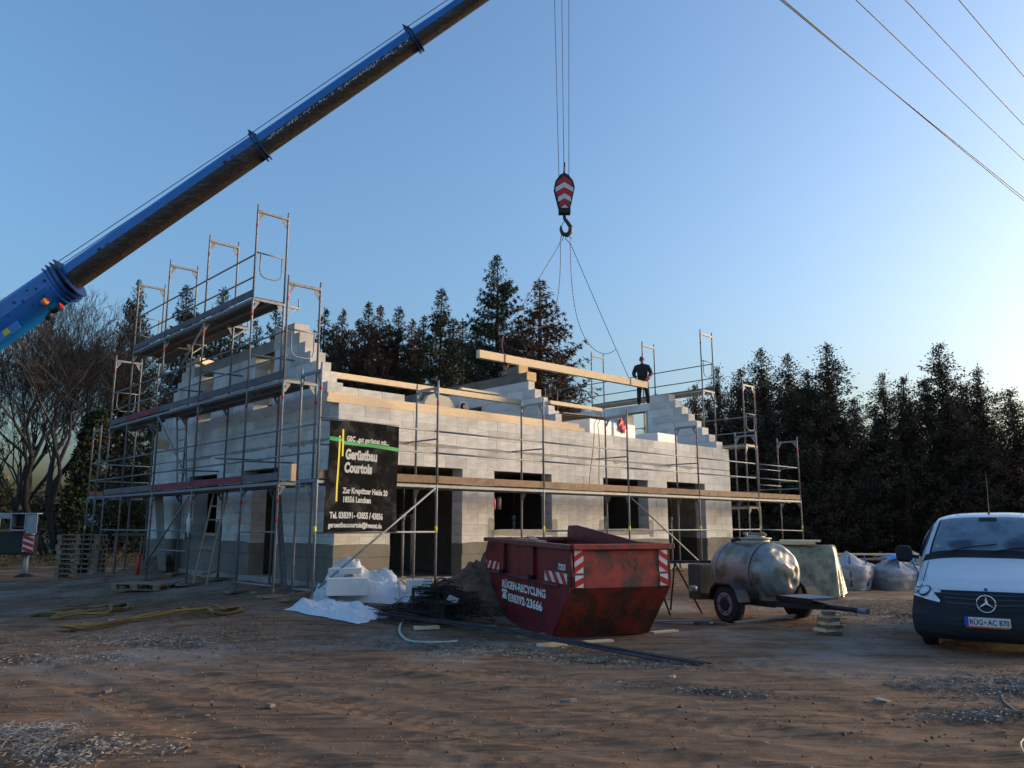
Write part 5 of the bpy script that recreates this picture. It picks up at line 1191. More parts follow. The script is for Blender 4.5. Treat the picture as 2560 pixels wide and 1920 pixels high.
o = MB().box(-.5, .5, -.3, .3, 0, .05).box(-.3, .62, -.2, .38, .052, .09).build('timber_boards', 'timber'); o.location = (6.75, 19.3, gz(7, 19.4) + 1.25); o.rotation_euler = (0, 0, R(-20)); tag(o, 'pale boards lying on the foil covered stack behind the tank', 'board')
def bag_mesh(lx, ly, h, seed, peak):
    def f(u, v):
        a = u * 2 * math.pi; c, s = math.cos(a), math.sin(a); k = (abs(c) ** 5 + abs(s) ** 5) ** (-1 / 5)
        n = mnoise.noise(Vector((c * 1.5 + seed, s * 1.5, v * 3))); n2 = mnoise.noise(Vector((c * 6 + seed, s * 6, v * 9)))
        r = k * (1 + .14 * math.sin(v * 3.0) + .10 * n + .035 * n2)
        r *= (.9 + .1 * min(1, v * 3)) * (1 + .04 * mnoise.noise(Vector((c * 2 + v * 3, s * 2 - v * 4, v * 10 + seed)))); hz = h * (.62 if peak else .8); px_ = -.22 * lx if peak < 0 else .1 * lx
        if v > .6:
            t = (v - .6) / .4; x = c * r * lx / 2; y = s * r * ly / 2
            return (x + (px_ - x) * t, y * (1 - t), hz + (h - hz) * t ** 1.3 + .05 * n2 * (1 - t) + .05 * n * math.sin(t * 3.1))
        return (c * r * lx / 2, s * r * ly / 2, max(0, hz * v / .6 + .03 * n))
    return MB().grid(f, 56, 30)
for (px, y, lx, h, sd, pk, lab) in ((9.1, 21.8, 1.35, 1.02, 1, -.8, 'grey white big bag slumped with pointed top, left of the van'), (10.35, 21.9, 1.25, .86, 5, .1, 'open big bag with blue strap beside the van mirror'), (11.5, 23.2, 1.4, 1.05, 9, .3, 'big bag behind the others, half hidden by the van')):
    o = bag_mesh(lx, 1.0, h, sd, pk).build('big_bag', 'bag'); o.location = (px, y, gz(px, y)); o.rotation_euler = (0, 0, sd); tag(o, lab, 'bag', 'big bags by the hedge')
    s_ = MB()
    for a in (sd * 0 - sd + 4.4, -sd + 5.2): s_.tube([(math.cos(a) * lx * .52, math.sin(a) * .56, .12), (math.cos(a) * lx * .60, math.sin(a) * .63, .45), (math.cos(a) * lx * .46, math.sin(a) * .5, h * .86)], .022, 5)
    s_.build('lifting_loop', 'strapblue', o)
o = MB().grid(lambda u, v: ((u - .5) * .55, (v - .5) * .5, .1 * math.sin(u * 3.1) * math.sin(v * 3.1) + .04 * mnoise.noise(Vector((u * 5, v * 5, 0)))), 12, 12).build('blue_foil', 'bluefoil'); o.location = (10.2, 21.6, .82); tag(o, 'crumpled blue foil on top of the open big bag', 'foil')
for i, (x, y, z, L, rz, lab) in enumerate(((8.3, 22.6, .75, 2.2, .1, 'board lying behind the left big bag, upper one'), (8.0, 22.3, .5, 1.8, -.1, 'board stacked behind the left big bag, lower one'), (9.2, 22.9, .88, 2.6, -.15, 'long pale board slanting behind the big bags'), (7.5, 22.2, .25, 1.6, .2, 'rough board at the left end of the pile behind the tarp stack'))): beam('timber_board', (x, y, z), L, .18, .05, lab, 'timberdull' if i != 2 else 'timber', rz)
o = MB().grid(lambda u, v: ((u - .5) * 2.6, (v - .5) * 1.6, .95 * math.sin(u * 3.14) * math.sin(v * 3.14) + .12 * mnoise.noise(Vector((u * 6, v * 6, 0)))), 24, 16).build('soil_mound', 'soilpile'); o.location = (8.3, 24.6, -.05); tag(o, 'brown soil mound at the foot of the hedge behind the big bags', 'soil mound')
# offcut stack under the drawbar
o = empty('offcut_stack', 'small stack of timber offcuts supporting the trailer drawbar', 'wood stack', (4.98, 12.86, gz(4.98, 12.8)), .2); rr_ = random.Random(2)
for k in range(7):
    mb = MB(); w_ = .36 - .028 * k; mb.box(-w_ / 2, w_ / 2, -.12, .12, 0, .05); b = mb.build('offcut', 'timber' if k % 2 else 'toewood', o, bevel=.004); b.location = (rr_.uniform(-.03, .03), rr_.uniform(-.03, .03), .005 + k * .0515); b.rotation_euler = (0, 0, rr_.uniform(-.5, .5))
beam('timber_board', (3.7, 13.55, .10), 1.1, .11, .035, 'board leaning on the ground beside the trailer wheel', 'timberdull', R(12), tilt=R(5))
for k, (x, y, rz) in enumerate(((3.25, 14.0, .1), (3.55, 13.95, -.3))): o = MB().box(-.12, .12, -.06, .06, 0, .1 if k == 0 else .06).build('brick', 'toered' if 0 else 'soilpile', None, bevel=.006); o.location = (x, y, gz(x, y)); o.rotation_euler = (0, 0, rz); tag(o, 'brown brick %s behind the trailer wheel' % ('lying upright' if k == 0 else 'lying flat'), 'brick')
# bending stand with crossed legs between skip and tank
o = empty('bending_stand', 'rusty steel stand with spread legs between the skip and the tank', 'stand', (2.75, 15.9, gz(2.75, 15.9)), .1)
for k, (x, y, tx, ty) in enumerate(((-.45, -.2, 0, 0), (.25, -.3, 0, 0), (-.1, .4, 0, 0), (.95, -.1, .5, .1), (.5, .5, .5, .1))): MB().tube([(x, y, 0), (tx, ty, .95)], .02, 6).build('leg', 'rebar', o)
MB().bar((-.45, 0, .98), (1.6, .05, .98), .08, .05).build('top_bar', 'rebar', o); MB().tube([(1.3, 0, 1.0), (1.5, 0, 1.06), (1.75, 0, 1.04)], .035, 8).build('clamp', 'dark', o)
for i, (x, y, L, rz, lab, m) in enumerate(((2.3, 13.4, 1.0, .12, 'violet grey board between skip and trailer', 'toegrey'), (2.6, 14.3, 1.1, -.2, 'pale board on the ground behind the skip', 'timber'), (2.2, 12.9, .5, .5, 'short pale board by the right foot of the skip', 'timber'), (1.05, 11.9, .45, .35, 'thin pale lath lying in front of the skip', 'timber'))):
    beam('timber_board', (x, y, gz(x, y) + (.14 if i == 0 else .03)), L, .12, .03, lab, m, rz)

# ------------------------------------------------------------------ van
VN = empty('delivery_van', 'white delivery van with dark bumper facing the camera at the right edge', 'van', (6.22, 10.69, 0), math.atan2(-.574, .819))
# local x = towards image right, local y = away from the camera (rearwards), z up
#           y     z     half width  bow(y recess at edge) edge drop
PV = [(.03, .19, .84, .16, .0), (-.02, .26, .90, .20, .0), (-.03, .38, .92, .24, .0), (-.01, .48, .93, .26, .0), (.03, .54, .93, .28, .0), (.05, .60, .92, .30, .0), (.08, .70, .915, .30, .01), (.12, .79, .90, .30, .02), (.20, .86, .89, .30, .03), (.40, .97, .88, .26, .05), (.70, 1.10, .87, .20, .07), (.93, 1.20, .86, .14, .07), (1.0, 1.245, .85, .14, .07), (1.2, 1.46, .80, .12, .05), (1.40, 1.62, .755, .10, .05), (1.62, 1.785, .71, .08, .05), (1.75, 1.84, .69, .06, .06), (2.0, 1.885, .68, .02, .07), (3.0, 1.90, .68, .0, .07), (4.6, 1.89, .68, .0, .07), (4.85, 1.80, .68, .0, .05)]
def vs(s, u, off=0.):
    s = max(0, min(len(PV) - 1.0001, s)); i = int(s); f = s - i; a, b = PV[i], PV[i + 1]; y, z, hw, bow, dr = (a[k] + (b[k] - a[k]) * f for k in range(5))
    p = Vector((u * hw, y + bow * abs(u) ** 3.0, z - dr * abs(u) ** 3.5))
    if off:
        e = .02; q1 = vs(min(s + e, len(PV) - 1.001), u) - vs(max(0, s - e), u); q2 = vs(s, u + e) - vs(s, u - e); n = q2.cross(q1).normalized(); p += n * off * (1 if n.y < .0 or n.z > .0 else -1)
    return p
def vpatch(name, m, s0, s1, u0, u1, ns=8, nu=10, off=0., sfun=None, parent=None, thick=.0):
    def f(a, b):
        if sfun: s, u = sfun(a, b)
        else: s, u = s0 + (s1 - s0) * a, u0 + (u1 - u0) * b
        return vs(s, u, off)
    return MB().grid(f, ns, nu).build(name, m, parent or VN)
vpatch('bonnet', 'vanwhite', 7.0, 11.4, -1, 1, 24, 30); vpatch('bumper', 'vanplastic', 0, 7.0, -1, 1, 30, 40)
vpatch('bonnet_edge', 'vanwhite', 11.4, 11.75, -.985, .985, 2, 20, .0); vpatch('cowl', 'seam', 11.75, 12.35, -.99, .99, 4, 20, .001); vpatch('screen_surround', 'vanwhite', 12.2, 15.8, -1, 1, 14, 24); vpatch('roof', 'vanwhite', 15.8, 20, -1, 1, 14, 20)
vpatch('screen_seal', 'seam', 12.25, 15.45, -.925, .925, 10, 20, .003); vpatch('windscreen', 'frost', 12.42, 15.32, -.885, .885, 12, 22, .006)
vpatch('mirror_base', 'seam', 14.75, 15.33, -.16, .16, 4, 6, .010); vpatch('roof_panel_seam', 'seam', 16.15, 16.19, -.6, .6, 1, 12, .002)
for u in (-.62, .62): vpatch('roof_groove', 'seam', 16.2, 19.6, u - .006, u + .006, 12, 1, .002)
vpatch('bonnet_gap', 'seam', 7.55, 11.4, -.905, -.893, 14, 1, .003); vpatch('bonnet_gap', 'seam', 7.55, 11.4, .893, .905, 14, 1, .003)
# side walls
def sidew(sg):
    def f(a, b):
        s = 7.0 + (20 - 7.0) * a; p = vs(s, sg); y = p.y; hi = p.z
        zl = .30; d = abs(y - .98);
        if d < .40: zl = max(zl, .33 + math.sqrt(.16 - d * d))
        d2_ = abs(y - 4.1)
        if d2_ < .40: zl = max(zl, .33 + math.sqrt(.16 - d2_ * d2_))
        zz = hi + (zl - hi) * b; k = min(1, (hi - zz) / .5); x = p.x / sg
        tx = .95 - .04 * max(0, (.6 - zz)) ; xx = x + (tx - x) * (1 - (1 - k) ** 2) if hi > .9 else x
        return (sg * xx, y, zz)
    MB().grid(f, 70, 18).build('side_panel', 'vanwhite', VN)
    def g(a, b):
        s = 7.0 * a; p = vs(s, sg); y1 = .62; return (p.x + (sg * .94 - p.x) * b, p.y + (y1 - p.y) * b, p.z)
    MB().grid(g, 12, 6).build('bumper_side', 'vanplastic', VN)
    def h(a, b):      # side window
        y = 1.35 + .9 * a; zt = 1.70 if y > 1.65 else 1.34 + (y - 1.2) * .8; zz = 1.22 + (zt - 1.22) * b; x = .955 - .24 * max(0, (zz - 1.2)) / .6 ; return (sg * (x - .0), y, zz)
    MB().grid(h, 8, 5).build('side_window', 'frost', VN)
    MB().tube([(sg * .92, 1.18, 1.22), (sg * 1.02, 1.14, 1.24)], .03, 6).build('mirror_arm', 'vanplastic', VN)
    def mi(a, b):
        t = a * 2 * math.pi; c, s = math.cos(t), math.sin(t); k = (abs(c) ** 4 + abs(s) ** 4) ** -.25; r = math.sin(math.pi * (.08 + .9 * b)) ** .5; return (sg * 1.10 + c * k * .115 * r, 1.10 - .07 * math.cos(math.pi * b), 1.27 + s * k * .125 * r)
    MB().grid(mi, 20, 8).tube([(sg * 1.10, 1.03, 1.27), (sg * 1.10, 1.16, 1.27)], .085, 16).build('wing_mirror', 'vanplastic', VN)
for sg in (-1, 1): sidew(sg)
MB().box(-.9, .9, 4.6, 4.88, .35, 1.8).build('rear_doors', 'vanwhite', VN); MB().box(-.88, .88, .6, 4.8, .20, .36).build('underbody', 'seam', VN); MB().box(-.72, .72, .45, 1.0, .3, .78).build('engine_bay', 'seam', VN)
MB().box(-.75, .75, 1.6, 4.5, .4, 1.6).build('cabin_interior', 'grille', VN)
for sg in (-1, 1):
    for y in (.98, 4.1): wheel(VN, (sg * .80, y, .33), (sg, 0, 0), .335, .22, .2)
# grille (smiling outline), slats and star
def gr(a, b, lo_=5.0, hi_=7.35, uw=.60):
    u = (b * 2 - 1); w_ = uw * (1 - .16 * (1 - a) ** 1.5); s = lo_ + (hi_ - lo_) * a - .55 * (1 - abs(u) ** 2) * (1 - a) * .8; return (s, u * w_)
vpatch('grille', 'grille', 0, 0, 0, 0, 10, 24, .006, gr)
for k in range(3):
    def sl(a, b, k=k): s = 5.55 + k * .62 + .16 * a - .12 * (1 - (b * 2 - 1) ** 2); return (s, (b * 2 - 1) * (.50 + .03 * k))
    vpatch('grille_slat', 'grilleslat', 0, 0, 0, 0, 2, 22, .024, sl)
def rimline(a, b): u = (b * 2 - 1); return (7.30 + .10 * a, u * .62)
vpatch('grille_frame', 'seam', 0, 0, 0, 0, 2, 20, .012, rimline)
sc_ = vs(6.1, 0); SY = sc_.y - .055; SZ = .672; RS = .108
ring = [(RS * math.cos(t), SY, SZ + RS * math.sin(t)) for t in [2 * math.pi * i / 40 for i in range(41)]]
o = MB().tube(ring, .0095, 8).build('emblem_ring', 'chrome', VN)
st = MB()
for k in range(3):
    a = math.pi / 2 + k * 2 * math.pi / 3; tip = Vector((RS * .97 * math.cos(a), SY, SZ + RS * .97 * math.sin(a))); c = Vector((0, SY, SZ)); n_ = Vector((-math.sin(a), 0, math.cos(a))) * .017; i1 = c + n_ * 1.2 + Vector((math.cos(a), 0, math.sin(a))) * .012; i2 = c - n_ * 1.2 + Vector((math.cos(a), 0, math.sin(a))) * .012; fr_ = c + Vector((0, -.016, 0)); bk = c + Vector((0, .008, 0))
    st.add([fr_, i1, tip, i2, bk], [(0, 1, 2), (0, 2, 3), (4, 2, 1), (4, 3, 2), (0, 3, 4), (0, 4, 1)])
st.build('emblem_star', 'chrome', VN)
b_ = vs(7.75, 0, .004); MB().tube([b_ + Vector((0, .002, 0)), b_ + Vector((0, -.006, .004))], .022, 16).build('bonnet_badge', 'strapblue', VN)
# headlamps
for sg in (-1, 1):
    def hl(a, b, sg=sg):       # slanting lamp: outer edge tall, inner point low
        u = .60 + (.985 - .60) * b; top = 6.9 + 2.1 * b ** .8; bot = 5.6 + .75 * b ** 1.2; return (bot + (top - bot) * a * (.12 + .88 * min(1, b * 1.8 + .15)), sg * u)
    vpatch('headlamp', 'lamp', 0, 0, 0, 0, 10, 16, .010, hl)
    for (s, u, r) in ((7.15, .83, .075), (8.1, .93, .040), (7.0, .955, .025)):
        c = vs(s, sg * u, .016); n = (vs(s, sg * u, .05) - vs(s, sg * u, .0)).normalized(); MB().tube([c - n * .008, c + n * .002], r * 1.22, 20).build('lamp_ring', 'grille', VN); MB().tube([c - n * .004, c + n * .004], r, 18).build('lamp_reflector', 'chrome', VN); MB().tube([c + n * .004, c + n * .006], r * .6, 14).build('lamp_bulb', 'plate' if r > .035 else 'orange', VN)
    def fl(a, b, sg=sg): return (1.1 + .9 * a, sg * (.55 + .25 * b))
    vpatch('fog_recess', 'grille', 0, 0, 0, 0, 3, 6, .004, fl)
def ai(a, b): return (1.0 + 2.4 * a - .35 * (1 - abs(b * 2 - 1)) * (1 - a), (b * 2 - 1) * .52)
vpatch('air_intake', 'grille', 0, 0, 0, 0, 6, 20, .006, ai)
for k in range(3):
    def sl2(a, b, k=k): return (1.35 + .6 * k + .12 * a, (b * 2 - 1) * .48)
    vpatch('intake_slat', 'vanplastic', 0, 0, 0, 0, 2, 16, .016, sl2)
# number plate
PY = vs(3.0, 0).y - .03; MB().box(-.27, .27, PY, PY + .02, .375, .51).build('plate_holder', 'black', VN); pl_ = MB().box(-.26, .26, PY - .006, PY - .001, .392, .505).build('number_plate', 'plate', VN)
MB().box(-.262, -.215, PY - .009, PY - .005, .392, .505).build('plate_band', 'plateblue', pl_); MB().box(-.24, .24, PY - .012, PY - .002, .373, .390).build('plate_trim', 'ored', VN)
for body, x, s in (('RÜG', -.205, .098), ('AC 870', .005, .098)): text(body, s, 'black', pl_, frame_m((x, PY - .0075, .411), (1, 0, 0), (0, 0, 1)), .78, .0015)
MB().tube([(-.025, PY - .006, .445), (-.025, PY - .009, .445)], .016, 14).build('plate_seal', 'galv', pl_)
# wipers and aerial
for x0, x1 in ((-.55, .12), (.05, .72)):
    a = vs(12.25, x0 / .85, .03); b = vs(12.75, x1 / .84, .03); MB().tube([a, a.lerp(b, .45) + Vector((0, -.02, .02)), b], .010, 6).build('wiper', 'seam', VN)
c = vs(16.6, 0); MB().tube([c, c + Vector((0, .05, .04)), c + Vector((0, .24, .62))], [.018, .006, .002], 6).build('aerial', 'seam', VN)
stk = vs(12.75, -.80, .012); MB().tube([stk, stk + Vector((0, -.003, .001))], .028, 14).build('green_sticker', 'tarp', VN)

# ------------------------------------------------------------------ people
def skin_body(name, nodes, edges, m, parent=None, lvl=2, root=0):
    me = bpy.data.meshes.new(name); me.from_pydata([n[0] for n in nodes], edges, []); o = link(name, me, m, parent)
    sk = o.modifiers.new('skin', 'SKIN'); me.skin_vertices[0].use_smooth_shade if False else None
    for i, n in enumerate(nodes): me.skin_vertices[0].data[i].radius = n[1] if isinstance(n[1], tuple) else (n[1], n[1]); me.skin_vertices[0].data[i].use_root = (i == root)
    sk.use_smooth_shade = True; su = o.modifiers.new('sub', 'SUBSURF'); su.levels = lvl; su.render_levels = lvl
    dg = bpy.context.evaluated_depsgraph_get(); me2 = bpy.data.meshes.new_from_object(o.evaluated_get(dg)); o.modifiers.clear(); o.data = me2
    if not me2.materials: me2.materials.append(M[m])
    return o
def head(parent, c, look, tilt, hat=None, hair=None):
    """head sphere with face; look = yaw, tilt = pitch down"""
    h = empty_part('head', parent, c, (tilt, 0, look))
    def f(u, v):
        a = u * 2 * math.pi; b = v * math.pi; x = math.sin(b) * math.cos(a); y = math.sin(b) * math.sin(a); z = math.cos(b)
        r = Vector((x * .076, y * .095, z * .115)); 
        if z < -.2: r.x *= 1 + .35 * (z + .2); r.y *= 1 + .18 * (z + .2)
        if y < -.7 and -.35 < z < .1 and abs(x) < .3: r.y -= .022 * (1 - abs(x) / .3)
        return r
    MB().grid(f, 28, 20).build('face', 'skin', h)
    for s in (-1, 1): MB().tube([(s * .03, -.088, .012), (s * .03, -.095, .012)], .009, 8).build('eye', 'black', h); MB().tube([(s * .076, .005, 0), (s * .086, .01, .0)], [.022, .026], 8).build('ear', 'skin', h)
    MB().tube([(-.022, -.088, -.055), (.022, -.088, -.055)], .004, 5).build('mouth', 'hazred', h)
    def cap_(u, v):
        a = u * 2 * math.pi; b = v * math.pi * (.50 if hat else .56); k = 1.10; x = math.sin(b) * math.cos(a); y = math.sin(b) * math.sin(a); z = math.cos(b); n = (1 + .05 * mnoise.noise(Vector((x * 9, y * 9, z * 9)))); return Vector((x * .080 * k * n, y * .098 * k * n + (.006 if hair else 0), z * .118 * k * n + .012))
    MB().grid(cap_, 26, 10).build('cap' if hat else 'hair', hat or hair, h)
    return h
def empty_part(name, parent, loc, rot):
    o = MB().tube([(0, 0, -.16), (0, 0.0, -.05)], [.058, .052], 10).build('neck', 'skin', parent); o.location = loc; o.rotation_euler = rot; o.name = name; return o
def hand(parent, p, d, curl, m='glove', palm=(0, 0, -1), name='hand'):
    """palm and five fingers, d = pointing direction, palm = side the fingers curl to"""
    d = Vector(d).normalized(); n = Vector(palm); n = (n - d * n.dot(d)).normalized(); s = d.cross(n)
    mb = MB(); p = Vector(p); mb.bar(p, p + d * .09, .085, .032, up=n)
    for k, (off, ln) in enumerate(((-.033, .07), (-.011, .08), (.011, .075), (.033, .058))):
        a = p + d * .088 + s * off; b = a + d * ln * .45 + n * curl * .01; c = b + (d * (1 - curl) + n * curl).normalized() * ln * .45; e = c + (d * (.6 - curl) + n * curl * 1.4).normalized() * ln * .35; mb.tube([a - d * .02, b, c, e], [.011, .0105, .0095, .007], 6)
    a = p + d * .025 - s * .04; mb.tube([a, a + (d * .6 - s * .7).normalized() * .035, a + (d * .8 + n * .5 - s * .3).normalized() * .07], [.013, .012, .009], 6)
    return mb.build(name, m, parent)
# worker on the right gable, looking down at the beam; local -y faces the viewer
W1 = empty('person', 'person in black jacket and grey cap on the gable wall, orange glove on the beam', 'person', BW(14.5, 3.3, 5.96), R(-12))
N_ = [((0, .02, .93), (.17, .13)), ((.0, .0, 1.1), (.20, .14)), ((.0, -.04, 1.32), (.235, .155)), ((0, -.06, 1.47), (.13, .11)), ((0, -.08, 1.53), .058),
      ((.09, .02, .86), (.09, .095)), ((.15, -.03, .48), (.065, .07)), ((.19, .05, .10), .05), ((.20, -.10, .05), (.045, .04)),
      ((-.09, .02, .86), (.09, .095)), ((-.13, -.04, .48), (.065, .07)), ((-.15, .05, .10), .05), ((-.19, -.09, .05), (.045, .04)),
      ((.22, -.05, 1.39), .10), ((.32, -.08, 1.14), .078), ((.23, -.26, .95), .06),
      ((-.22, -.05, 1.39), .10), ((-.32, -.04, 1.14), .078), ((-.22, -.20, .97), .045)]
E_ = [(0, 1), (1, 2), (2, 3), (3, 4), (0, 5), (5, 6), (6, 7), (7, 8), (0, 9), (9, 10), (10, 11), (11, 12), (2, 13), (13, 14), (14, 15), (2, 16), (16, 17), (17, 18)]
skin_body('body', N_, E_, 'jacket', W1)
for s_, N3 in ((1, N_[5:9]), (-1, N_[9:13])): MB().tube([Vector(N3[0][0]) + Vector((0, 0, .06)), N3[1][0], N3[2][0]], [.118, .085, .066], 12).build('trouser_leg', 'trousers', W1)
MB().tube([(0, .02, .90), (0, .01, .97)], [.19, .19], 14).build('jacket_hem', 'jacket', W1)
head(W1, (0, -.12, 1.64), R(-10), R(28), hat='hat')
hand(W1, (.22, -.28, .94), (-.25, -.3, -1), .8, palm=(-1, 0, 0)); MB().tube([(.24, -.24, .99), (.215, -.29, .9)], [.062, .055], 8).build('glove_cuff', 'glove', W1); hand(W1, (-.21, -.22, .95), (.1, -.4, -.9), .8, palm=(1, 0, 0))
for x, y in ((.19, .05), (-.15, .05)): MB().box(x - .05, x + .05, y - .22, y + .08, .0, .09).build('boot', 'dark', W1, bevel=.03)
W2 = empty('person', 'brown haired person in dark jacket behind the middle wall, below the hanging beam', 'person', BW(7.6, 3.3, 4.78), R(50))
N2 = [((0, .02, .93), (.15, .11)), ((.0, .0, 1.1), (.155, .115)), ((.0, -.04, 1.32), (.2, .13)), ((0, -.06, 1.47), (.10, .085)), ((0, -.08, 1.53), .06),
      ((.09, .02, .86), (.09, .095)), ((.11, -.02, .48), (.065, .07)), ((.11, .04, .08), .05), ((-.09, .02, .86), (.09, .095)), ((-.11, -.02, .48), (.065, .07)), ((-.11, .04, .08), .05),
      ((.21, -.05, 1.40), .075), ((.30, -.2, 1.24), .058), ((.22, -.42, 1.4), .045), ((-.21, -.05, 1.40), .075), ((-.28, -.2, 1.22), .058), ((-.2, -.42, 1.36), .045)]
E2 = [(0, 1), (1, 2), (2, 3), (3, 4), (0, 5), (5, 6), (6, 7), (0, 8), (8, 9), (9, 10), (2, 11), (11, 12), (12, 13), (2, 14), (14, 15), (15, 16)]
skin_body('body', N2, E2, 'jacket', W2); head(W2, (0, -.10, 1.66), 0, R(12), hair='hair'); hand(W2, (.22, -.44, 1.42), (0, -.5, .8), .5, 'skin', (0, -1, 0)); hand(W2, (-.2, -.44, 1.38), (0, -.5, .8), .5, 'skin', (0, -1, 0))

# ------------------------------------------------------------------ stuff lying about in front of the house
def gl(x, y, dz=0): return Vector((x, y, gz(x, y) + dz))
# plastic sheet over blocks
def sheetf(cx, cy, lx, ly, rz, h, seed):
    def f(u, v):
        x = (u - .5) * lx; y = (v - .5) * ly; e = 1 + .16 * mnoise.noise(Vector((u * 4 + seed, v * 4, 3)))
        x *= e; y *= e; X_ = cx + x * math.cos(rz) - y * math.sin(rz); Y_ = cy + x * math.sin(rz) + y * math.cos(rz)
        k = mnoise.noise(Vector((u * 4, v * 4, seed))); k2 = .12 - abs(mnoise.noise(Vector((u * 7 + k * 3, v * 7 - k * 3, seed)))) * .8 + .3 * (.3 - abs(mnoise.noise(Vector((u * 17 + k * 4, v * 17 - k * 4, seed + 5))))); ed = min(1, 6 * min(u, 1 - u, v, 1 - v))
        return (X_, Y_, gz(X_, Y_) + .012 + ed * max(0, h * max(0, .5 + .7 * k) + .24 * k2 * (.35 + h)) )
    return f
o = MB().grid(sheetf(-2.95, 14.0, 1.75, .95, R(-32), .20, 4), 70, 50).build('plastic_sheet', 'sheet'); tag(o, 'crumpled white plastic sheet on the ground, front lobe', 'plastic sheet')
o = MB().grid(sheetf(-2.75, 15.25, 1.9, 1.0, R(8), .62, 7), 70, 50).build('plastic_sheet', 'sheet'); tag(o, 'white plastic sheet draped over blocks at the foot of the scaffold', 'plastic sheet')
def aac(x, y, z, lx, ly, lz, rz, lab, tilt=0):
    o = MB().box(-lx / 2, lx / 2, -ly / 2, ly / 2, 0, lz).build('concrete_block', 'block', None, bevel=.006); o.location = gl(x, y, z); o.rotation_euler = (0, tilt, rz); tag(o, lab, 'block', 'loose blocks by the plastic sheet')
aac(-2.95, 14.55, .17, .72, .40, .30, R(10), 'large pale block lying on the plastic sheet'); aac(-3.02, 14.75, .50, .60, .30, .10, R(0), 'flat pale slab on top of the large block'); aac(-1.75, 15.2, .10, .42, .3, .33, R(20), 'pale block at the right end of the plastic sheet')
o = MB().grid(sheetf(-3.35, 14.95, .5, .9, R(25), .35, 12), 20, 20).build('plastic_sheet', 'sheet'); tag(o, 'bunched piece of white sheet behind the flat slab', 'plastic sheet')
# wire stirrups pile
o = empty('stirrup_pile', 'dark tangle of rusty wire stirrups between the white sheet and the skip', 'wire pile', gl(-1.25, 14.0), 0); rr_ = random.Random(12)
mb = MB()
for i in range(230):
    a = rr_.uniform(0, 6.28); r = abs(rr_.gauss(0, .42)); cx, cy = math.cos(a) * r * 1.25, math.sin(a) * r * .8; cz = .05 + max(0, .62 - r * .62) * rr_.random()
    rx = Matrix.Rotation(rr_.uniform(0, 6.28), 3, 'Z') @ Matrix.Rotation(rr_.gauss(0, .8), 3, 'X'); w_, h_ = rr_.uniform(.1, .2), rr_.uniform(.07, .15)
    P = [rx @ Vector(q) + Vector((cx, cy, cz)) for q in ((-w_, -h_, 0), (w_, -h_, 0), (w_, h_, 0), (-w_, h_, 0), (-w_, -h_, 0))]; P = [Vector((p.x, p.y, max(.0, p.z))) for p in P]; mb.tube(P, .006, 4, False)
tag(mb.build('loose_stirrups', 'rebar', o), kind='stuff')
for (bx, by, bz, ax_) in ((.18, -.55, .17, R(35)), (.42, -.25, .30, R(70)), (-.25, -.1, .35, R(10))):
    mb = MB()
    for i in range(22):
        rx = Matrix.Rotation(ax_ + rr_.gauss(0, .05), 3, 'Z') @ Matrix.Rotation(R(90) + rr_.gauss(0, .1), 3, 'X'); oz = (i - 11) * .022; w_, h_ = .19, .15
        P = [rx @ Vector((q[0], q[1], oz)) + Vector((bx, by, bz)) for q in ((-w_, -h_), (w_, -h_), (w_ * 1.1, h_), (-w_, h_), (-w_, -h_))]; mb.tube([Vector((p.x, p.y, max(p.z, -.02))) for p in P], .006, 4, False)
    mb.build('stirrup_bundle', 'rebar', o)
mb = MB()
for i in range(46): a = Vector((rr_.uniform(-1.3, -.2), rr_.uniform(-.5, .3), rr_.uniform(.02, .25))); d = Vector((1, -.5 + rr_.gauss(0, .25), -.06 + rr_.gauss(0, .05))).normalized(); b = a + d * rr_.uniform(.6, 1.2); b.z = max(.01, b.z); mb.tube([a, b], .006, 4, False)
mb.build('straight_bars', 'rebar', o)
for (x, y, z, rz) in ((.28, -.66, .38, .4), (-.45, -.1, .33, 1.2)): t_ = MB().box(-.09, .09, -.002, .002, -.05, .05).build('paper_tag', 'sheetwhite', o); t_.location = (x, y, z); t_.rotation_euler = (.5, .4, rz)
# soil pile behind it
def pile(cx, cy, rx, ry, h, seed, label):
    def f(u, v):
        a = u * 2 * math.pi; r = v; x = cx + rx * r * math.cos(a); y = cy + ry * r * math.sin(a); k = mnoise.noise(Vector((x * 2.2, y * 2.2, seed))) * .4 + mnoise.noise(Vector((x * 7, y * 7, seed))) * .18
        return (x, y, gz(x, y) - .03 + h * (1 - r) ** .8 * (1 + k) + .05 * k * (1 - r))
    o = MB().grid(f, 60, 26).build('soil_pile', 'soilpile'); return tag(o, label, 'soil pile')
pile(-.55, 15.6, 1.25, 1.1, .95, 2, 'pile of brown soil between the doorway and the skip'); pile(-9.2, 22.4, 1.6, 1.0, .7, 5, 'dark soil pile beside the far left house corner')
beam('timber_lath', gl(-1.0, 15.4, .25), 1.5, .07, .035, 'thin pale lath leaning on the soil pile beside the skip', 'timber', R(25), tilt=R(28))
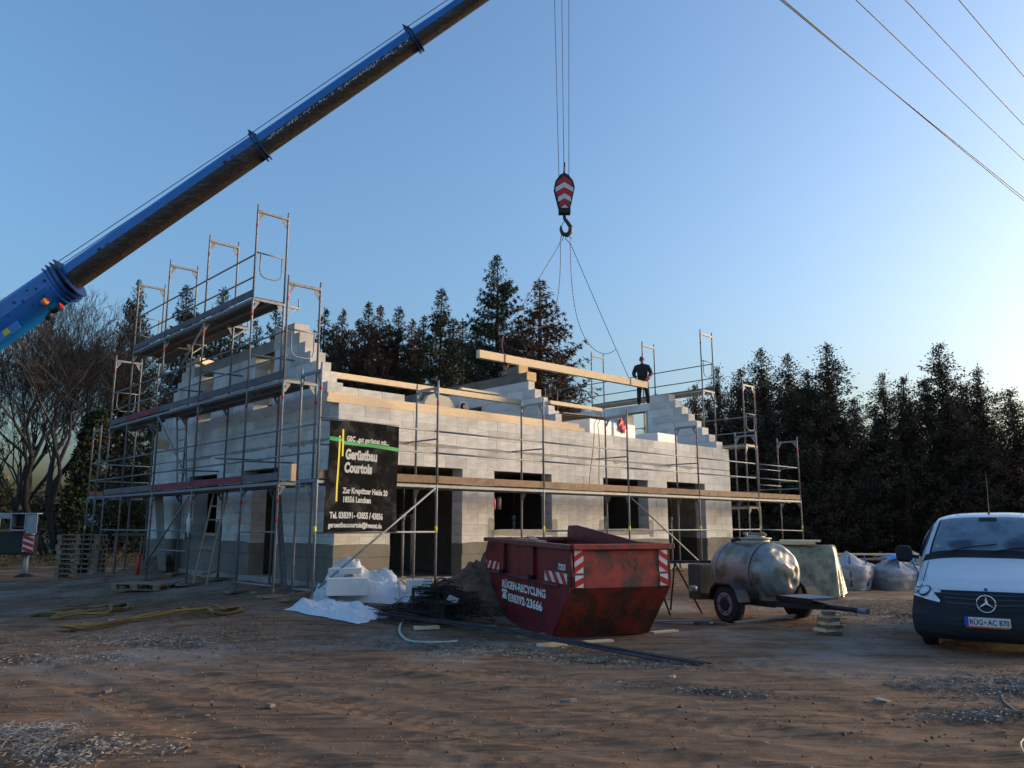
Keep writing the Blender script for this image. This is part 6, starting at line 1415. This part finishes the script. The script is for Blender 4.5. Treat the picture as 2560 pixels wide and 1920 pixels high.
# bars on the ground with offcuts below
mb0 = empty('steel_bars', 'bundle of long dark steel bars lying across the ground in front of the skip', 'bars', (0, 0, 0), 0)
rr_ = random.Random(3)
for k in range(7):
    a = gl(-2.25 + rr_.uniform(-.2, .3), 13.72 + k * .018, .05 + (k % 2) * .02); b = gl(2.42 + rr_.uniform(-.35, .1), 10.05 + k * .016, .015 + (k % 2) * .015); m_ = a.lerp(b, .45) + Vector((0, 0, .04)); MB().tube([a, m_, b], .011, 6).build('bar', 'pipe', mb0)
for i, (x, y, L, rz, lab, m) in enumerate(((-1.55, 12.95, .4, .25, 'orange brown offcut under the bars by the hose', 'timber'), (.1, 12.35, .5, .55, 'grey offcut under the steel bars, left of the pale one', 'timberdull'), (.37, 11.5, .45, .45, 'pale offcut lying in front of the steel bars', 'timber'), (-.45, 13.2, .6, -.35, 'thick grey offcut behind the steel bars', 'timberdull'), (-.75, 13.25, .5, .1, 'grey offcut beside the stirrup pile', 'timberdull'))):
    o = beam('wood_offcut', gl(x, y, .035), L, .13, .05, lab, m, rz)
# hose
hp = [(-2.05, 15.6, .25), (-2.12, 15.25, .40), (-2.10, 15.0, .36), (-2.02, 14.8, .12), (-1.9, 14.6, .05), (-1.82, 14.2, .03), (-1.80, 13.6, .03), (-1.78, 13.0, .03), (-1.70, 12.5, .03), (-1.5, 12.0, .03), (-1.28, 11.85, .03), (-.97, 11.85, .03), (-.8, 11.95, .03)]
def smooth(P, n=6):
    out = []; P = [Vector(p) for p in P]
    for i in range(len(P) - 1):
        p0, p1, p2, p3 = P[max(i - 1, 0)], P[i], P[i + 1], P[min(i + 2, len(P) - 1)]
        for k in range(n): t = k / n; out.append(.5 * ((2 * p1) + (p2 - p0) * t + (2 * p0 - 5 * p1 + 4 * p2 - p3) * t * t + (3 * p1 - p0 - 3 * p2 + p3) * t ** 3))
    return out + [P[-1]]
o = MB().tube([gl(p.x, p.y, p.z) if True else p for p in smooth(hp)], .022, 8).build('hose', 'hose'); tag(o, 'pale green hose curving down from the white sheet to the steel bars', 'hose')
def line(name, pts, r, m, lab, cat): o = MB().tube([gl(p.x, p.y, p.z) for p in smooth([(a, b, .012) for a, b in pts])], r, 5).build(name, m); tag(o, lab, cat)
line('cable', [(3.75, 6.1), (4.0, 6.6), (4.35, 6.95), (4.55, 7.3), (4.75, 8.0), (5.2, 9.0), (5.3, 10.4)], .009, 'cable', 'tan cable on the soil at the bottom right corner', 'cable')
line('cable', [(-13.5, 22.5), (-11.2, 22.0), (-9.5, 21.5), (-8.6, 21.8)], .012, 'rcable', 'red cable on the ground between the crane foot and the scaffold', 'cable')
line('cable', [(-7.5, 19.3), (-6.4, 18.8), (-5.6, 18.0), (-4.6, 17.2)], .010, 'rcable', 'dark red cable along the foot of the left scaffold', 'cable')
line('cable', [(-1.55, 16.3), (-1.1, 16.6), (-.5, 16.7)], .014, 'ored', 'orange cable in front of the wide doorway', 'cable')
# slings
def sling(pts, lab, wd=.045):
    o = MB(); P = smooth([(a, b, c) for a, b, c in pts], 5); V = []
    for i, p in enumerate(P):
        d = (P[min(i + 1, len(P) - 1)] - P[max(i - 1, 0)]).normalized(); s = Vector((-d.y, d.x, 0)).normalized() * wd * (1 + .35 * math.sin(i * .9)); p = p + Vector((.03 * mnoise.noise(p * 5), .05 * mnoise.noise(p * 6 + Vector((9, 0, 0))), .02 * math.sin(i * .8))); z_ = gz(p.x, p.y) + p.z; tw = .6 * math.sin(i * .35)
        for q in (-1, -.4, .4, 1): V.append((p.x + s.x * q * (1 - .3 * abs(tw)), p.y + s.y * q, z_ + .018 * (1 - q * q) + tw * .02 * q))
    n = len(P); F = [(4 * i + k, 4 * i + k + 1, 4 * i + k + 5, 4 * i + k + 4) for i in range(n - 1) for k in range(3)]; o.add(V, F, True)
    V2 = [(x, y, z - .03) for x, y, z in V]; o.add(V2, [(f[3], f[2], f[1], f[0]) for f in F]); 
    ob = o.build('lifting_sling', 'strap', fix=False); return tag(ob, lab, 'sling', 'yellow lifting slings on the ground')
sling([(-9.0, 15.45, .03), (-8.5, 15.5, .06), (-8.1, 15.85, .05), (-7.6, 15.9, .06), (-7.35, 15.6, .05), (-7.6, 15.3, .06), (-8.0, 15.25, .09), (-8.4, 14.95, .04), (-8.0, 14.8, .07), (-7.5, 15.0, .06), (-7.7, 15.6, .1), (-8.3, 15.7, .08), (-9.05, 15.35, .04)], 'yellow lifting sling lying farther from the camera')
sling([(-7.5, 13.6, .04), (-6.9, 13.75, .05), (-6.3, 14.3, .06), (-6.0, 14.65, .08), (-5.75, 14.5, .05), (-5.35, 14.6, .06), (-5.0, 14.25, .06), (-4.7, 14.1, .05), (-5.1, 13.95, .05), (-5.4, 14.3, .1), (-6.0, 14.1, .08), (-6.5, 13.9, .08), (-6.9, 13.55, .05), (-7.45, 13.52, .04)], 'yellow lifting sling lying nearer to the camera with a blue label')
o = MB().box(-.05, .05, -.03, .03, 0, .004).build('sling_label', 'bluefoil'); o.location = gl(-6.72, 13.72, .10); o.rotation_euler = (.2, 0, .6); tag(o, 'small blue label on the nearer yellow sling', 'label')
# pallet
def pallet(x, y, rz, label, z=0, nb=7, dark=False, group=None):
    o = empty('pallet', label, 'pallet', gl(x, y, z), rz, group); m = 'timberdull'
    for k in range(nb): MB().box(-.6, .6, -.4 + k * .8 / nb + .006, -.4 + (k + 1) * .8 / nb - .006, .122, .144).build('board', m, o)
    for yy in (-.34, 0, .34): MB().box(-.6, .6, yy - .05, yy + .05, .1, .121).build('stringer', m, o) if False else None
    for xx in (-.53, 0, .53):
        MB().box(xx - .07, xx + .07, -.4, .4, .1, .121).build('cross_board', m, o)
        for yy in (-.34, 0, .34): MB().box(xx - .07, xx + .07, yy - .05, yy + .05, .022, .099).build('foot_block', m, o)
    for yy in (-.34, 0, .34): MB().box(-.6, .6, yy - .05, yy + .05, 0, .0215).build('runner', m, o)
    return o
pallet(-8.35, 18.5, R(-12), 'single grey pallet lying flat on the ground in front of the scaffold')
for k in range(9): pallet(-13.35 + .03 * math.sin(k * 3), 25.0, R(8) + .06 * math.sin(k * 5), 'pallet of the stack behind the far left scaffold, %s from the ground' % ('lowest', 'second', 'third', 'fourth', 'fifth', 'sixth', 'seventh', 'eighth', 'ninth')[k], .005 + k * .147, 5, group='pallet stack at the far left')
o = empty('saw_horse', 'wooden saw horse beside the pallet stack', 'saw horse', gl(-11.6, 24.3), .4)
for s in (-1, 1):
    for e in (-.35, .35): MB().bar((e, s * .3, 0), (e, 0, 1.1), .05, .05).build('leg', 'timberdull', o)
MB().bar((-.45, 0, 1.12), (.45, 0, 1.12), .07, .07).build('beam', 'timberdull', o); MB().bar((-.35, -.15, .55), (-.35, .15, .55), .04, .04).build('brace', 'timberdull', o)
o = MB().bar((0, 0, 0), (1.35, .2, .36), .2, .05).build('leaning_board', 'timberdull'); o.location = gl(*BW(-1.6, 4.9).xy, .03); o.rotation_euler = (0, 0, R(20)); tag(o, 'thick board propped at the foot of the wooden ladder', 'board')
o = MB().grid(lambda u, v: (.26 * (u - .5) * (1 - .3 * v), .02 + .05 * math.sin(u * 12), 1.95 * v), 40, 20).build('leaning_mesh', 'meshgrey'); o.location = BW(-.5, .95, .5); o.rotation_euler = (-.08, .09, BROT + 1.5); tag(o, 'rolled dark mesh panel leaning by the left doorway', 'mesh roll')
o = MB().grid(lambda u, v: (.8 * (u - .5), .04 * math.sin(u * 12), 2.2 * v), 24, 10).build('leaning_foil', 'plinth'); o.location = BW(-.35, 8.0, .5); o.rotation_euler = (-.1, .05, BROT + 1.5); tag(o, 'grey sheet panel leaning on the wall behind the scaffold at the left', 'panel')
rr_ = random.Random(9)
for k, (x, y) in enumerate(((-5.15, 16.2), (-4.85, 15.6), (-2.3, 7.9), (.55, 8.1), (1.8, 9.3), (-4.2, 8.6), (3.6, 8.1))):
    o = MB().prism([(rr_.uniform(.6, 1) * math.cos(a) * .09, rr_.uniform(.6, 1) * math.sin(a) * .06) for a in (0, 1, 2, 3, 4.2, 5.2)], 0, .035, 'z').build('stone_piece', 'slab' if k < 2 else 'debris', None, bevel=.005); o.location = gl(x, y, -.005); o.rotation_euler = (.1, .1, k)
    tag(o, ('flat grey stone at the foot of the scaffold, left one', 'flat grey stone at the foot of the scaffold, right one', 'pale scrap in the left foreground', 'pale scrap in the middle foreground', 'pale scrap left of the bar ends', 'pale scrap in the far left foreground', 'pale scrap on the tyre track at the right')[k], 'stone' if k < 2 else 'scrap')
# neighbour's pale gable glimpsed between the trunks
o = empty('distant_house', 'pale house wall glimpsed between the bare tree trunks at the left', 'house', (-29.5, 62, 0), .2)
MB().prism([(-3.5, 0), (3.5, 0), (3.5, 2.6), (0, 5.2), (-3.5, 2.6)], 0, 7, 'y').build('wall', 'sheet', o); MB().prism([(-3.9, 2.4), (0, 5.35), (3.9, 2.4), (3.9, 2.6), (0, 5.6), (-3.9, 2.6)], -.3, 7.3, 'y').build('roof', 'soilpile', o); MB().box(-1.2, -.2, -.03, .05, 1.0, 2.2).build('window', 'dark', o)
